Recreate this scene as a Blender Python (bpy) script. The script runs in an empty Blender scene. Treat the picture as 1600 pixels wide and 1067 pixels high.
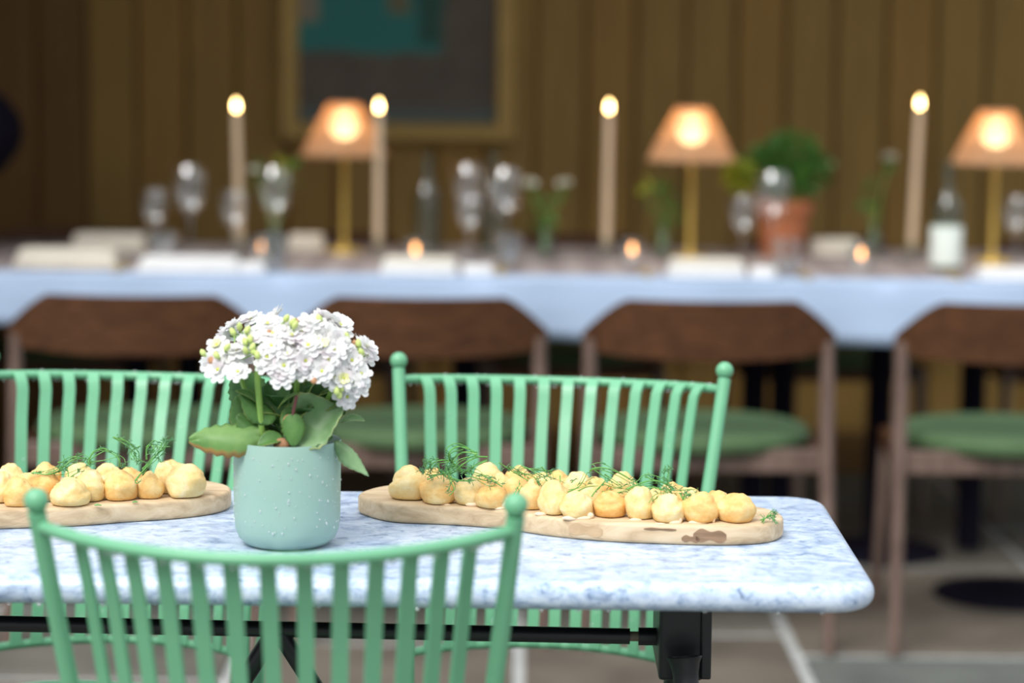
import bpy, bmesh, math, random
from mathutils import Vector, Matrix, noise
random.seed(7)
R = math.radians
scene = bpy.context.scene
COL = scene.collection

# ------------------------------------------------------------------ camera
cam_d = bpy.data.cameras.new('camera'); cam = bpy.data.objects.new('camera', cam_d); COL.objects.link(cam)
cam_d.sensor_width = 36.0; cam_d.lens = 85.0; cam_d.clip_start = 0.05
PITCH = math.atan(442 / 3778.0)
cam.matrix_world = Matrix.Translation((0, 0, 1.27)) @ Matrix.Rotation(math.pi/2 - PITCH, 4, 'X') @ Matrix.Rotation(R(0.55), 4, 'Z')
cam_d.dof.use_dof = True; cam_d.dof.focus_distance = 2.80; cam_d.dof.aperture_fstop = 2.4
scene.camera = cam

# ------------------------------------------------------------------ world: overcast sky, brighter towards the zenith
w = bpy.data.worlds.new('overcast_sky'); scene.world = w; w.use_nodes = True
nt = w.node_tree; nt.nodes.clear()
out = nt.nodes.new('ShaderNodeOutputWorld'); bg = nt.nodes.new('ShaderNodeBackground')
tc = nt.nodes.new('ShaderNodeTexCoord'); sx = nt.nodes.new('ShaderNodeSeparateXYZ'); rp = nt.nodes.new('ShaderNodeValToRGB')
nt.links.new(tc.outputs['Generated'], sx.inputs[0]); nt.links.new(sx.outputs['Z'], rp.inputs[0])
rp.color_ramp.elements[0].position = 0.0; rp.color_ramp.elements[0].color = (0.26, 0.275, 0.29, 1)
rp.color_ramp.elements[1].position = 1.0; rp.color_ramp.elements[1].color = (0.95, 1.0, 1.06, 1)
nt.links.new(rp.outputs[0], bg.inputs[0]); nt.links.new(bg.outputs[0], out.inputs[0])
bg.inputs[1].default_value = 0.92

# ------------------------------------------------------------------ sun veiled by cloud, high behind the camera
sd = bpy.data.lights.new('veiled_sun', 'SUN'); sd.energy = 1.75; sd.angle = R(30); sd.color = (1.0, 0.97, 0.93)
sun = bpy.data.objects.new('veiled_sun', sd); COL.objects.link(sun)
sun.rotation_euler = (R(42), 0, R(-30))

scene.view_settings.view_transform = 'Standard'
try: scene.view_settings.look = 'None'
except Exception: pass
scene.view_settings.gamma = 1.0; scene.view_settings.use_curve_mapping = False
scene.view_settings.exposure = 0.90

# ------------------------------------------------------------------ materials
class NM:
    def __init__(s, name):
        s.m = bpy.data.materials.new(name); s.m.use_nodes = True; s.t = s.m.node_tree; s.t.nodes.clear()
        s.o = s.t.nodes.new('ShaderNodeOutputMaterial')
    def n(s, typ, **kw):
        k = s.t.nodes.new('ShaderNode' + typ)
        for a, v in kw.items():
            if a.startswith('i_'):
                key = a[2:]; key = int(key) if key.isdigit() else key.replace('_', ' ')
                k.inputs[key].default_value = v
            else: setattr(k, a, v)
        return k
    def l(s, a, b): s.t.links.new(a, b)
    def coord(s, scale=(1, 1, 1), rnd=False):
        c = s.n('TexCoord'); mp = s.n('Mapping'); mp.inputs['Scale'].default_value = scale
        s.l(c.outputs['Object'], mp.inputs['Vector'])
        if rnd:
            oi = s.n('ObjectInfo'); mu = s.n('Math', operation='MULTIPLY'); mu.inputs[1].default_value = 37.0
            s.l(oi.outputs['Random'], mu.inputs[0]); cb = s.n('CombineXYZ'); s.l(mu.outputs[0], cb.inputs[0]); s.l(mu.outputs[0], cb.inputs[2])
            s.l(cb.outputs[0], mp.inputs['Location'])
        return mp.outputs[0]
    def noise(s, vec, scale, detail=4, rough=.55, dist=0):
        k = s.n('TexNoise'); k.inputs['Scale'].default_value = scale; k.inputs['Detail'].default_value = detail
        k.inputs['Roughness'].default_value = rough; k.inputs['Distortion'].default_value = dist; s.l(vec, k.inputs['Vector']); return k.outputs['Fac']
    def ramp(s, fac, stops):
        k = s.n('ValToRGB'); e = k.color_ramp.elements
        while len(e) > 1: e.remove(e[-1])
        e[0].position = stops[0][0]; e[0].color = (*stops[0][1], 1)
        for p, c in stops[1:]:
            q = e.new(p); q.color = (*c, 1)
        s.l(fac, k.inputs[0]); return k.outputs[0]
    def mix(s, fac, a, b, mode='MIX'):
        k = s.n('Mix', data_type='RGBA', blend_type=mode)
        for v, sock in ((fac, k.inputs[0]), (a, k.inputs[6]), (b, k.inputs[7])):
            if hasattr(v, 'links'): s.l(v, sock)
            else: sock.default_value = v if not isinstance(v, tuple) else (*v, 1)
        return k.outputs[2]
    def bump(s, h, strength=.3, dist=.002):
        k = s.n('Bump'); k.inputs['Strength'].default_value = strength; k.inputs['Distance'].default_value = dist
        s.l(h, k.inputs['Height']); return k.outputs[0]
    def bsdf(s, col, rough=.5, nrm=None, **kw):
        b = s.n('BsdfPrincipled')
        if hasattr(col, 'links'): s.l(col, b.inputs['Base Color'])
        else: b.inputs['Base Color'].default_value = (*col, 1)
        if hasattr(rough, 'links'): s.l(rough, b.inputs['Roughness'])
        else: b.inputs['Roughness'].default_value = rough
        if nrm is not None: s.l(nrm, b.inputs['Normal'])
        for k, v in kw.items(): b.inputs[k.replace('_', ' ')].default_value = v
        s.b = b; s.l(b.outputs[0], s.o.inputs[0]); return b

def plain(name, col, rough=.5, var=.12, scale=30, bump=0, **kw):
    m = NM(name); v = m.coord(rnd=True); f = m.noise(v, scale)
    c = m.ramp(f, [(.25, tuple(x*(1-var) for x in col)), (.75, tuple(min(1, x*(1+var)) for x in col))])
    m.bsdf(c, rough, m.bump(f, bump, .003) if bump else None, **kw); return m.m

def glassy(name, ior=1.6, tint=(.97, .98, .98), rough=.03):
    m = NM(name); tr = m.n('BsdfTransparent'); tr.inputs[0].default_value = (*tint, 1)
    gl = m.n('BsdfGlossy'); gl.inputs['Roughness'].default_value = rough
    lw = m.n('LayerWeight'); lw.inputs['Blend'].default_value = .5; pw = m.n('Math', operation='POWER'); pw.inputs[1].default_value = 4.0
    m.l(lw.outputs['Facing'], pw.inputs[0]); fr = m.n('Math', operation='MULTIPLY_ADD'); fr.inputs[1].default_value = .45; fr.inputs[2].default_value = ((ior-1)/(ior+1))**2
    m.l(pw.outputs[0], fr.inputs[0]); mx = m.n('MixShader')
    m.l(fr.outputs[0], mx.inputs[0]); m.l(tr.outputs[0], mx.inputs[1]); m.l(gl.outputs[0], mx.inputs[2]); m.l(mx.outputs[0], m.o.inputs[0]); return m.m

def emit(name, col, st):
    m = NM(name); e = m.n('Emission'); e.inputs[0].default_value = (*col, 1); e.inputs[1].default_value = st; m.l(e.outputs[0], m.o.inputs[0]); return m.m

M = {}
def wood(name, dark, light, axis=0, rough=.4, scale=6, **kw):
    m = NM(name); sc = [14.0, 14.0, 14.0]; sc[axis] = 1.2
    v = m.coord(tuple(sc), rnd=True); f = m.noise(v, scale, 6, .6, .6)
    c = m.ramp(f, [(.28, dark), (.7, light)])
    m.bsdf(c, rough, m.bump(f, .25, .001), **kw); return m.m

# marble: white with blue-grey flecks drawn out along the table
m = NM('wet_marble'); v = m.coord((15, 20, 20)); f1 = m.noise(v, 1.6, 8, .66, .8)
v2 = m.coord((60, 75, 75)); f2 = m.noise(v2, 1.3, 6, .65, .6)
c1 = m.ramp(f1, [(.29, (.27, .335, .45)), (.41, (.47, .555, .69)), (.53, (.66, .735, .84)), (.72, (.80, .85, .92))])
c2 = m.ramp(f2, [(.30, (.20, .25, .33)), (.40, (.68, .755, .86)), (.52, (1, 1, 1))])
c = m.mix(.9, c1, c2, 'MULTIPLY'); c = m.mix(1.0, c, (.84, .885, .93), 'MULTIPLY'); vr = m.coord(); fr_ = m.noise(vr, 40, 3)
rr = m.n('MapRange'); rr.inputs[3].default_value = .22; rr.inputs[4].default_value = .45; m.l(fr_, rr.inputs[0])
m.bsdf(c, rr.outputs[0], m.bump(fr_, .06, .001)); M['marble'] = m.m
# mint paint
def paint(name, col):
    m = NM(name); v = m.coord(); f = m.noise(v, 160, 3); f0 = m.noise(v, 14, 3)
    c = m.ramp(f0, [(.3, tuple(x*.93 for x in col)), (.7, col)])
    m.bsdf(c, .36, m.bump(f, .12, .001)); return m.m
M['mint'] = paint('mint_paint', (.155, .435, .245))
M['black_iron'] = plain('black_iron', (.012, .013, .016), .38, .2, 60, .15)
M['rusty'] = plain('bare_thread', (.22, .18, .13), .5, .3, 90)
m = NM('pot_glaze'); v = m.coord(); f = m.noise(v, 18, 3)
m.bsdf(m.ramp(f, [(.3, (.275, .43, .365)), (.7, (.295, .45, .385))]), .42); M['pot'] = m.m
m = NM('water'); tr = m.n('BsdfTransparent'); gl = m.n('BsdfGlossy'); gl.inputs['Roughness'].default_value = .05
di = m.n('BsdfDiffuse'); di.inputs[0].default_value = (.85, .92, .95, 1); m1 = m.n('MixShader'); m1.inputs[0].default_value = .35
m2 = m.n('MixShader'); m2.inputs[0].default_value = .25
m.l(tr.outputs[0], m1.inputs[1]); m.l(gl.outputs[0], m1.inputs[2]); m.l(m1.outputs[0], m2.inputs[1]); m.l(di.outputs[0], m2.inputs[2]); m.l(m2.outputs[0], m.o.inputs[0]); M['water'] = m.m
M['soil'] = plain('soil', (.05, .032, .02), .95, .4, 120, .6)
def leafmat(name, a, b, edge=None):
    m = NM(name); v = m.coord(rnd=True); f = m.noise(v, 45, 4)
    c = m.ramp(f, [(.3, a), (.7, b)])
    if edge:
        uv = m.n('Attribute'); uv.attribute_name = 'edge'
        f2 = m.n('Math', operation='MULTIPLY_ADD'); m.l(f, f2.inputs[0]); f2.inputs[1].default_value = .5; m.l(uv.outputs['Fac'], f2.inputs[2])
        st = m.ramp(f2.outputs[0], [(.80, (0, 0, 0)), (1.0, (1, 1, 1))]); c = m.mix(st, c, edge)
    b_ = m.bsdf(c, .42); ts = m.n('BsdfTranslucent'); m.l(c, ts.inputs[0]); mx = m.n('MixShader'); mx.inputs[0].default_value = .28
    m.l(b_.outputs[0], mx.inputs[1]); m.l(ts.outputs[0], mx.inputs[2]); m.l(mx.outputs[0], m.o.inputs[0]); return m.m
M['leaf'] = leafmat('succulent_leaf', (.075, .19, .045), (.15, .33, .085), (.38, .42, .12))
M['leaf_dark'] = leafmat('dark_leaf_green', (.055, .15, .045), (.11, .26, .075))  # deeper green used on some of the leaves
M['leaf_pale'] = leafmat('pale_leaf', (.22, .40, .17), (.34, .52, .27), (.50, .55, .22))
M['leaf_brown'] = leafmat('browning_leaf', (.16, .34, .09), (.26, .44, .14), (.50, .27, .07))
M['stem'] = plain('fresh_stem', (.24, .42, .085), .45, .15, 60)
M['stem_red'] = plain('red_stem', (.16, .05, .045), .5, .2, 60)
m = NM('white_petal'); v = m.coord(rnd=True); f = m.noise(v, 60, 2)
c = m.ramp(f, [(.35, (.86, .79, .82)), (.5, (.89, .89, .88))]); b_ = m.bsdf(c, .55); ts = m.n('BsdfTranslucent'); m.l(c, ts.inputs[0])
mx = m.n('MixShader'); mx.inputs[0].default_value = .3; m.l(b_.outputs[0], mx.inputs[1]); m.l(ts.outputs[0], mx.inputs[2]); m.l(mx.outputs[0], m.o.inputs[0]); M['petal'] = m.m
M['eye'] = plain('flower_eye', (.55, .60, .10), .6, .2, 80)
M['petal_yellow'] = plain('yellow_inner_petal', (.85, .84, .42), .6, .1, 80)
M['bud'] = plain('bud', (.52, .62, .20), .5, .2, 50)
M['withered'] = plain('withered', (.42, .22, .11), .8, .3, 80)
# choux
def choux(name, lo, mid, hi):
    m = NM(name); v = m.coord((1, 1, 1), rnd=True); f = m.noise(v, 1.7, 5, .6, .4); g = m.noise(v, 7, 5, .65)
    c = m.ramp(f, [(.30, lo), (.48, mid), (.66, hi)]); c = m.mix(.28, c, m.ramp(g, [(.3, lo), (.7, hi)]))
    m.bsdf(c, .55, m.bump(g, .16, .05)); return m.m
M['choux'] = choux('choux_golden', (.66, .32, .075), (.77, .48, .155), (.84, .63, .30))
M['choux_pale'] = choux('choux_pale', (.72, .44, .13), (.80, .59, .24), (.86, .72, .42))
M['choux_dark'] = choux('choux_toasted', (.58, .24, .045), (.74, .39, .10), (.80, .53, .21))
M['cream'] = plain('cream_filling', (.80, .62, .43), .5, .05, 60)
m = NM('olive_wood'); v = m.coord((3, 26, 26)); f = m.noise(v, 2.2, 7, .6, 1.1)
c = m.ramp(f, [(.25, (.36, .24, .13)), (.5, (.60, .45, .28)), (.75, (.72, .58, .40))])
v2 = m.coord((9, 9, 30)); f2 = m.noise(v2, 1.1, 2, .5, .3); kn = m.ramp(f2, [(.745, (1, 1, 1)), (.775, (.40, .26, .16))])
c = m.mix(1.0, c, kn, 'MULTIPLY'); m.bsdf(c, .62, m.bump(f, .2, .001)); M['board'] = m.m
M['knot'] = wood('board_knot', (.13, .07, .035), (.34, .21, .12), 0, .6, 9)
M['heart'] = wood('board_heartwood', (.42, .27, .14), (.56, .40, .24), 0, .6, 7)
M['dill'] = plain('fennel_green', (.115, .33, .06), .45, .3, 200)
M['dill_fine'] = plain('fennel_leaflet', (.085, .25, .09), .5, .25, 200)
# background
M['wall'] = None
def wallmat(name, col):
    m = NM(name); v = m.coord((9, 9, .7), rnd=True); f = m.noise(v, 5, 6, .6, .3)
    c = m.ramp(f, [(.3, tuple(x*.82 for x in col)), (.7, tuple(x*1.1 for x in col))]); b = m.bsdf(c, .6, m.bump(f, .15, .002)); b.inputs['Specular IOR Level'].default_value = .2; return m.m
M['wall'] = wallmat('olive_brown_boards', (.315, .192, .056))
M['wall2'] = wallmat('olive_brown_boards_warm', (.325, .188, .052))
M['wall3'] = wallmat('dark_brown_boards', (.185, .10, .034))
M['ceiling'] = plain('canopy_fabric', (.16, .12, .08), .8, .15, 5)
M['slab'] = plain('stone_slab', (0.117, 0.109, 0.090), .7, .35, 5, .2)
M['slab2'] = plain('stone_slab_green', (0.098, 0.105, 0.094), .7, .35, 5, .2)
M['slab3'] = plain('stone_slab_brown', (0.121, 0.101, 0.078), .7, .35, 5, .2)
M['mortar'] = plain('pale_mortar', (.42, .43, .42), .9, .2, 20, .2)
m = NM('paving_beyond'); v = m.coord(); bk = m.n('TexBrick'); bk.inputs['Scale'].default_value = 1.0; bk.inputs['Brick Width'].default_value = .9; bk.inputs['Row Height'].default_value = .6; bk.inputs['Mortar Size'].default_value = .016
bk.inputs['Color1'].default_value = (.115, .108, .09, 1); bk.inputs['Color2'].default_value = (.10, .105, .095, 1); bk.inputs['Mortar'].default_value = (.42, .43, .42, 1); m.l(v, bk.inputs['Vector']); m.bsdf(bk.outputs['Color'], .7); M['paving'] = m.m
M['walnut'] = wood('walnut', (.035, .012, .005), (.115, .046, .016), 0, .5, Specular_IOR_Level=.3)
M['walnut_v'] = wood('walnut_leg', (.07, .042, .032), (.20, .135, .108), 2, .28)  # sky reflection painted into this paler walnut on legs and back rails
M['seat_green'] = plain('green_cushion', (.06, .115, .045), .8, .18, 40, .2)
m = NM('striped_cloth'); v = m.coord(); wv = m.n('TexWave', wave_type='BANDS', bands_direction='X'); wv.inputs['Scale'].default_value = 28; m.l(v, wv.inputs['Vector'])
c = m.ramp(wv.outputs['Fac'], [(.3, (.27, .39, .60)), (.6, (.47, .56, .70))]); m.bsdf(c, .85); M['cloth'] = m.m
m = NM('runner_weave'); v = m.coord(); wv = m.n('TexWave', wave_type='BANDS', bands_direction='X'); wv.inputs['Scale'].default_value = 3.2; wv.inputs['Distortion'].default_value = .5; m.l(v, wv.inputs['Vector'])
m.bsdf(m.ramp(wv.outputs['Fac'], [(.3, (.27, .225, .22)), (.7, (.36, .31, .30))]), .9); M['runner'] = m.m
M['linen'] = plain('white_linen', (.80, .80, .80), .9, .05, 30)
M['cream_linen'] = plain('cream_linen', (.72, .67, .57), .9, .05, 30)
M['brass'] = plain('brass', (.72, .50, .12), .35, .08, 40, 0, Metallic=0.45)
M['gold'] = plain('dull_gold_frame', (.46, .30, .085), .5, .2, 40, .2, Metallic=.1)
M['wax'] = plain('beige_wax', (.60, .45, .30), .5, .05, 20)
M['wick'] = plain('wick', (.03, .02, .015), .9)
M['glass'] = glassy('drinking_glass', 2.5)
M['glass_thick'] = glassy('bottle_glass', 1.6, (.86, .90, .88))
M['paper'] = plain('label_paper', (.72, .78, .72), .8, .06, 60)
M['flame'] = emit('candle_flame', (1.0, .64, .24), 15)
M['tflame'] = emit('tealight_flame', (1.0, .42, .13), 7)
M['bulb'] = emit('warm_bulb', (1.0, .68, .32), 5.5)
M['terracotta'] = plain('terracotta', (.42, .14, .055), .8, .15, 30, .2)
M['herb'] = leafmat('herb_leaf', (.04, .14, .02), (.10, .26, .04))
M['herb_lime'] = leafmat('lime_leaf', (.30, .38, .02), (.46, .50, .05))
M['whiteflower'] = plain('cream_flower', (.70, .68, .56), .7, .1, 60)
M['navy'] = plain('dark_navy_enamel', (.006, .005, .011), .8, .1, 10, 0, Specular_IOR_Level=.08)
m = NM('rattan'); v = m.coord((60, 60, 60)); f = m.noise(v, 1, 3); c = m.ramp(f, [(.3, (.72, .50, .30)), (.7, (.88, .66, .44))])
b_ = m.bsdf(c, .6); ts = m.n('BsdfTranslucent'); m.l(c, ts.inputs[0]); mx = m.n('MixShader'); mx.inputs[0].default_value = .6
m.l(b_.outputs[0], mx.inputs[1]); m.l(ts.outputs[0], mx.inputs[2]); m.l(mx.outputs[0], m.o.inputs[0]); M['rattan'] = m.m
# abstract canvas: teal blocks over grey brown, blue-grey band below
m = NM('abstract_canvas'); tcn = m.n('TexCoord'); sp = m.n('SeparateXYZ'); nz = m.noise(m.coord((1, 1, 1)), 9, 4)
ad = m.n('VectorMath', operation='ADD'); cbn = m.n('CombineXYZ'); mm = m.n('Math', operation='MULTIPLY_ADD'); mm.inputs[1].default_value = .05; mm.inputs[2].default_value = -.025
m.l(nz, mm.inputs[0]); m.l(mm.outputs[0], cbn.inputs[0]); m.l(mm.outputs[0], cbn.inputs[2]); m.l(tcn.outputs['Object'], ad.inputs[0]); m.l(cbn.outputs[0], ad.inputs[1]); m.l(ad.outputs[0], sp.inputs[0])
def band(sock, a, b, soft=.012):
    u = m.n('MapRange', interpolation_type='SMOOTHSTEP'); u.inputs[1].default_value = a - soft; u.inputs[2].default_value = a + soft; m.l(sock, u.inputs[0])
    d = m.n('MapRange', interpolation_type='SMOOTHSTEP'); d.inputs[1].default_value = b - soft; d.inputs[2].default_value = b + soft; d.inputs[3].default_value = 1; d.inputs[4].default_value = 0; m.l(sock, d.inputs[0])
    k = m.n('Math', operation='MULTIPLY'); m.l(u.outputs[0], k.inputs[0]); m.l(d.outputs[0], k.inputs[1]); return k.outputs[0]
def rect(x0, x1, z0, z1):
    k = m.n('Math', operation='MULTIPLY'); m.l(band(sp.outputs['X'], x0, x1), k.inputs[0]); m.l(band(sp.outputs['Z'], z0, z1), k.inputs[1]); return k.outputs[0]
c = m.ramp(nz, [(.3, (.090, .072, .052)), (.7, (.125, .10, .075))])
for rc, colr in (((-.5, .5, -.5, -.245), (.10, .125, .115)), ((-.35, .135, -.075, .4), (.022, .185, .165)), ((.06, .135, -.05, .4), (.020, .085, .062)),
                 ((-.35, -.235, .02, .15), (.24, .21, .15)), ((-.03, .04, .04, .11), (.15, .14, .075)), ((-.10, .06, .12, .3), (.02, .17, .24))):
    c = m.mix(rect(*rc), c, colr)
m.bsdf(c, .7); M['canvas'] = m.m

# ------------------------------------------------------------------ mesh building
class MB:
    def __init__(s): s.v = []; s.f = []; s.mi = []; s.cur = 0
    def add(s, vs, fs):
        o = len(s.v); s.v += [tuple(p) for p in vs]; s.f += [tuple(i + o for i in f) for f in fs]; s.mi += [s.cur] * len(fs); return s
    def box(s, c, d, rot=None):
        c = Vector(c); vs = []
        for x in (-1, 1):
            for y in (-1, 1):
                for z in (-1, 1):
                    p = Vector((x*d[0]/2, y*d[1]/2, z*d[2]/2))
                    if rot: p = rot @ p
                    vs.append(c + p)
        return s.add(vs, [(0,1,3,2),(4,6,7,5),(0,4,5,1),(2,3,7,6),(0,2,6,4),(1,5,7,3)])
    def tube(s, pts, r, n=8, caps=True):
        pts = [Vector(p) for p in pts]; rs = r if isinstance(r, (list, tuple)) else [r]*len(pts)
        vs = []; prev = None
        for i, p in enumerate(pts):
            t = (pts[min(i+1, len(pts)-1)] - pts[max(i-1, 0)]).normalized()
            if prev is None:
                a = Vector((0, 0, 1)) if abs(t.z) < .9 else Vector((1, 0, 0)); u = t.cross(a).normalized()
            else: u = (prev - t*prev.dot(t)).normalized()
            prev = u; q = t.cross(u)
            for k in range(n):
                an = 2*math.pi*k/n; vs.append(p + (u*math.cos(an) + q*math.sin(an))*rs[i])
        fs = []
        for i in range(len(pts)-1):
            for k in range(n): fs.append((i*n+k, i*n+(k+1) % n, (i+1)*n+(k+1) % n, (i+1)*n+k))
        if caps: fs += [tuple(reversed(range(n))), tuple(range((len(pts)-1)*n, len(pts)*n))]
        return s.add(vs, fs)
    def lathe(s, prof, n=24, c=(0, 0, 0), sx=1, sy=1, mat=None, close=True):
        vs = []; fs = []
        for r, z in prof:
            for k in range(n):
                a = 2*math.pi*k/n; vs.append(Vector((r*math.cos(a)*sx, r*math.sin(a)*sy, z)))
        if mat: vs = [mat @ p for p in vs]
        vs = [p + Vector(c) for p in vs]
        for i in range(len(prof)-1):
            for k in range(n): fs.append((i*n+k, i*n+(k+1) % n, (i+1)*n+(k+1) % n, (i+1)*n+k))
        if prof[0][0] > 1e-6: fs.append(tuple(reversed(range(n))))
        if close and prof[-1][0] > 1e-6: fs.append(tuple(range((len(prof)-1)*n, len(prof)*n)))
        return s.add(vs, fs)
    def ball(s, c, r, n=16, h=10, sq=(1, 1, 1)):
        prof = [(max(1e-7, math.sin(math.pi*i/h)), -math.cos(math.pi*i/h)) for i in range(h+1)]
        vs = []; fs = []
        for pr, z in prof:
            for k in range(n):
                a = 2*math.pi*k/n; vs.append((c[0]+pr*math.cos(a)*r*sq[0], c[1]+pr*math.sin(a)*r*sq[1], c[2]+z*r*sq[2]))
        for i in range(h):
            for k in range(n): fs.append((i*n+k, i*n+(k+1) % n, (i+1)*n+(k+1) % n, (i+1)*n+k))
        return s.add(vs, fs)
    def strap(s, pts, dirs, wd, th):
        # flat bar along pts; dirs = width direction at each point
        pts = [Vector(p) for p in pts]; vs = []
        for i, p in enumerate(pts):
            t = (pts[min(i+1, len(pts)-1)] - pts[max(i-1, 0)]).normalized(); u = Vector(dirs[i]).normalized(); q = t.cross(u).normalized()
            for a, b in ((-1, -1), (1, -1), (1, 1), (-1, 1)): vs.append(p + u*a*wd/2 + q*b*th/2)
        fs = [(3, 2, 1, 0)]
        for i in range(len(pts)-1):
            for k in range(4): fs.append((i*4+k, i*4+(k+1) % 4, i*4+4+(k+1) % 4, i*4+4+k))
        o = (len(pts)-1)*4; fs.append((o, o+1, o+2, o+3)); return s.add(vs, fs)
    def loft(s, rings, cap=True):
        n = len(rings[0]); vs = [p for r_ in rings for p in r_]; fs = []
        for i in range(len(rings)-1):
            for k in range(n): fs.append((i*n+k, i*n+(k+1) % n, (i+1)*n+(k+1) % n, (i+1)*n+k))
        if cap: fs += [tuple(reversed(range(n))), tuple(range((len(rings)-1)*n, len(rings)*n))]
        return s.add(vs, fs)
    def mesh(s, name, mats, smooth=True, fix=True, bevel=0, soft=False):
        me = bpy.data.meshes.new(name); me.from_pydata(s.v, [], s.f)
        for mm_ in (mats if isinstance(mats, (list, tuple)) else [mats]): me.materials.append(mm_)
        me.polygons.foreach_set('material_index', s.mi)
        if fix or bevel:
            bm = bmesh.new(); bm.from_mesh(me); bmesh.ops.remove_doubles(bm, verts=bm.verts, dist=1e-6)
            if bevel:
                es = [e for e in bm.edges if len(e.link_faces) == 2 and e.calc_face_angle(0) > .5]
                bmesh.ops.bevel(bm, geom=es, offset=bevel, segments=2, affect='EDGES', profile=.5)
            bmesh.ops.recalc_face_normals(bm, faces=bm.faces); bm.to_mesh(me); bm.free()
        me.polygons.foreach_set('use_smooth', [smooth]*len(me.polygons))
        if smooth and not soft:
            try: me.set_sharp_from_angle(angle=R(40))
            except Exception: pass
        return me
    def build(s, name, mats, parent=None, **kw): return obj(name, s.mesh(name, mats, **kw), parent)

def obj(name, data, parent=None, loc=None, rot=None, scale=None):
    o = bpy.data.objects.new(name, data); COL.objects.link(o)
    if parent: o.parent = parent
    if loc is not None: o.location = loc
    if rot is not None: o.rotation_euler = rot
    if scale is not None: o.scale = scale
    return o
def tag(o, label, cat, group=None):
    o['label'] = label; o['category'] = cat
    if group: o['group'] = group
    return o
def thing(name, label, cat, loc=(0, 0, 0), rz=0, group=None):
    o = obj(name, None, None, loc, (0, 0, rz)); return tag(o, label, cat, group)
def stuff(o): o['kind'] = 'stuff'; return o
def structure(o): o['kind'] = 'structure'; return o
def copytree(o, parent=None):
    c = o.copy(); COL.objects.link(c)
    if parent: c.parent = parent
    for ch in [k for k in list(bpy.data.objects) if k.parent == o]: copytree(ch, c)
    return c
def rrect(hx, hy, r, n=8):
    pts = []
    for cx, cy, a0 in ((hx-r, hy-r, 0), (-hx+r, hy-r, 90), (-hx+r, -hy+r, 180), (hx-r, -hy+r, 270)):
        for i in range(n+1):
            a = R(a0 + 90*i/n); pts.append((cx+r*math.cos(a), cy+r*math.sin(a)))
    return pts
def smooth_closed(pts, sub=4):
    n = len(pts); o = []
    for i in range(n):
        p0, p1, p2, p3 = (Vector((*pts[(i+k) % n], 0)) for k in (-1, 0, 1, 2))
        for j in range(sub):
            t = j/sub; q = .5*((2*p1)+(p2-p0)*t+(2*p0-5*p1+4*p2-p3)*t*t+(3*p1-p0-3*p2+p3)*t**3); o.append((q.x, q.y))
    return o
def smooth_path(pts, sub=4):
    P = [Vector(p) for p in pts]; P = [P[0]*2-P[1]] + P + [P[-1]*2-P[-2]]; o = []
    for i in range(1, len(P)-2):
        p0, p1, p2, p3 = P[i-1:i+3]
        for j in range(sub):
            t = j/sub; o.append(.5*((2*p1)+(p2-p0)*t+(2*p0-5*p1+4*p2-p3)*t*t+(3*p1-p0-3*p2+p3)*t**3))
    o.append(P[-2]); return o
def edge_rings(outline, z0, z1, r, n=5, full=False):
    # rings of a slab with rounded rim
    cx = sum(p[0] for p in outline)/len(outline); cy = sum(p[1] for p in outline)/len(outline); rings = []
    N = len(outline); nor = []
    for i in range(N):
        a = Vector(outline[i-1]); b = Vector(outline[(i+1) % N]); d = (b-a).normalized(); nor.append(Vector((d.y, -d.x)))
    def ring(ins, z): return [(outline[i][0]-nor[i].x*ins, outline[i][1]-nor[i].y*ins, z) for i in range(N)]
    for i in range(n+1):
        a = R(90*i/n); rings.append(ring(r*(1-math.sin(a)), z0 + r*(1-math.cos(a))))
    for i in range(n+1):
        a = R(90*i/n); rings.append(ring(r*(1-math.cos(a)), z1 - r*(1-math.sin(a))))
    return rings

# ================================================================== SETTING
WY = 7.40
q = MB().box((0, -4, -.035), (30, 24, .05)); q.cur = 1; q.box((.07, 4.3, -.02), (4.9, 6.25, .03))
floor = structure(q.build('floor', [M['paving'], M['mortar']], smooth=False, fix=False))
xs = [-2.38, -1.78, -1.18, -.58, .02, .62, 1.32, 1.92, 2.52]
slabmesh = {}
for i in range(len(xs)-1):
    y = {4: 1.67, 5: 1.49}.get(i, 1.2 + random.uniform(0, .6)); k = 0
    while y < WY - .1:
        h = .9 if i in (4, 5) else random.choice((.6, .9)); y1 = min(y+h, WY-.02)
        if y1 - y > .06:
            key = (round(xs[i+1]-xs[i], 3), round(y1-y, 3), (i*2+k) % 3)
            if key not in slabmesh:
                slabmesh[key] = MB().box((0, 0, 0), (key[0]-.026, key[1]-.048, .02)).mesh('slab', [M['slab'], M['slab2'], M['slab3']][key[2]], smooth=False, bevel=.004)
            obj('stone_slab', slabmesh[key], floor, ((xs[i]+xs[i+1])/2, (y+y1)/2, -.006))
        y = y1; k += 1
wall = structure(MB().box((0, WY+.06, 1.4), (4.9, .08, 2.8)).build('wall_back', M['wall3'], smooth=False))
bw = .152; x = -1.76; i = 0; bmesh_ = {}
while x < 2.4:
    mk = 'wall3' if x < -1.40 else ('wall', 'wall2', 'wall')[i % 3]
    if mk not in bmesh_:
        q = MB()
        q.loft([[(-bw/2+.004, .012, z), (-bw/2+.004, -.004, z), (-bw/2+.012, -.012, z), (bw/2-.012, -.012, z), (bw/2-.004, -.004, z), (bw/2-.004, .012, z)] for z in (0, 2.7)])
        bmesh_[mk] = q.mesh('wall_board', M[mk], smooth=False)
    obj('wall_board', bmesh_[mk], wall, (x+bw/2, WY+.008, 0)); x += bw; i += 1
structure(MB().box((.30, WY-.012, .07), (4.1, .02, .14)).build('baseboard_back', M['wall3'], smooth=False, bevel=.004))
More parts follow.
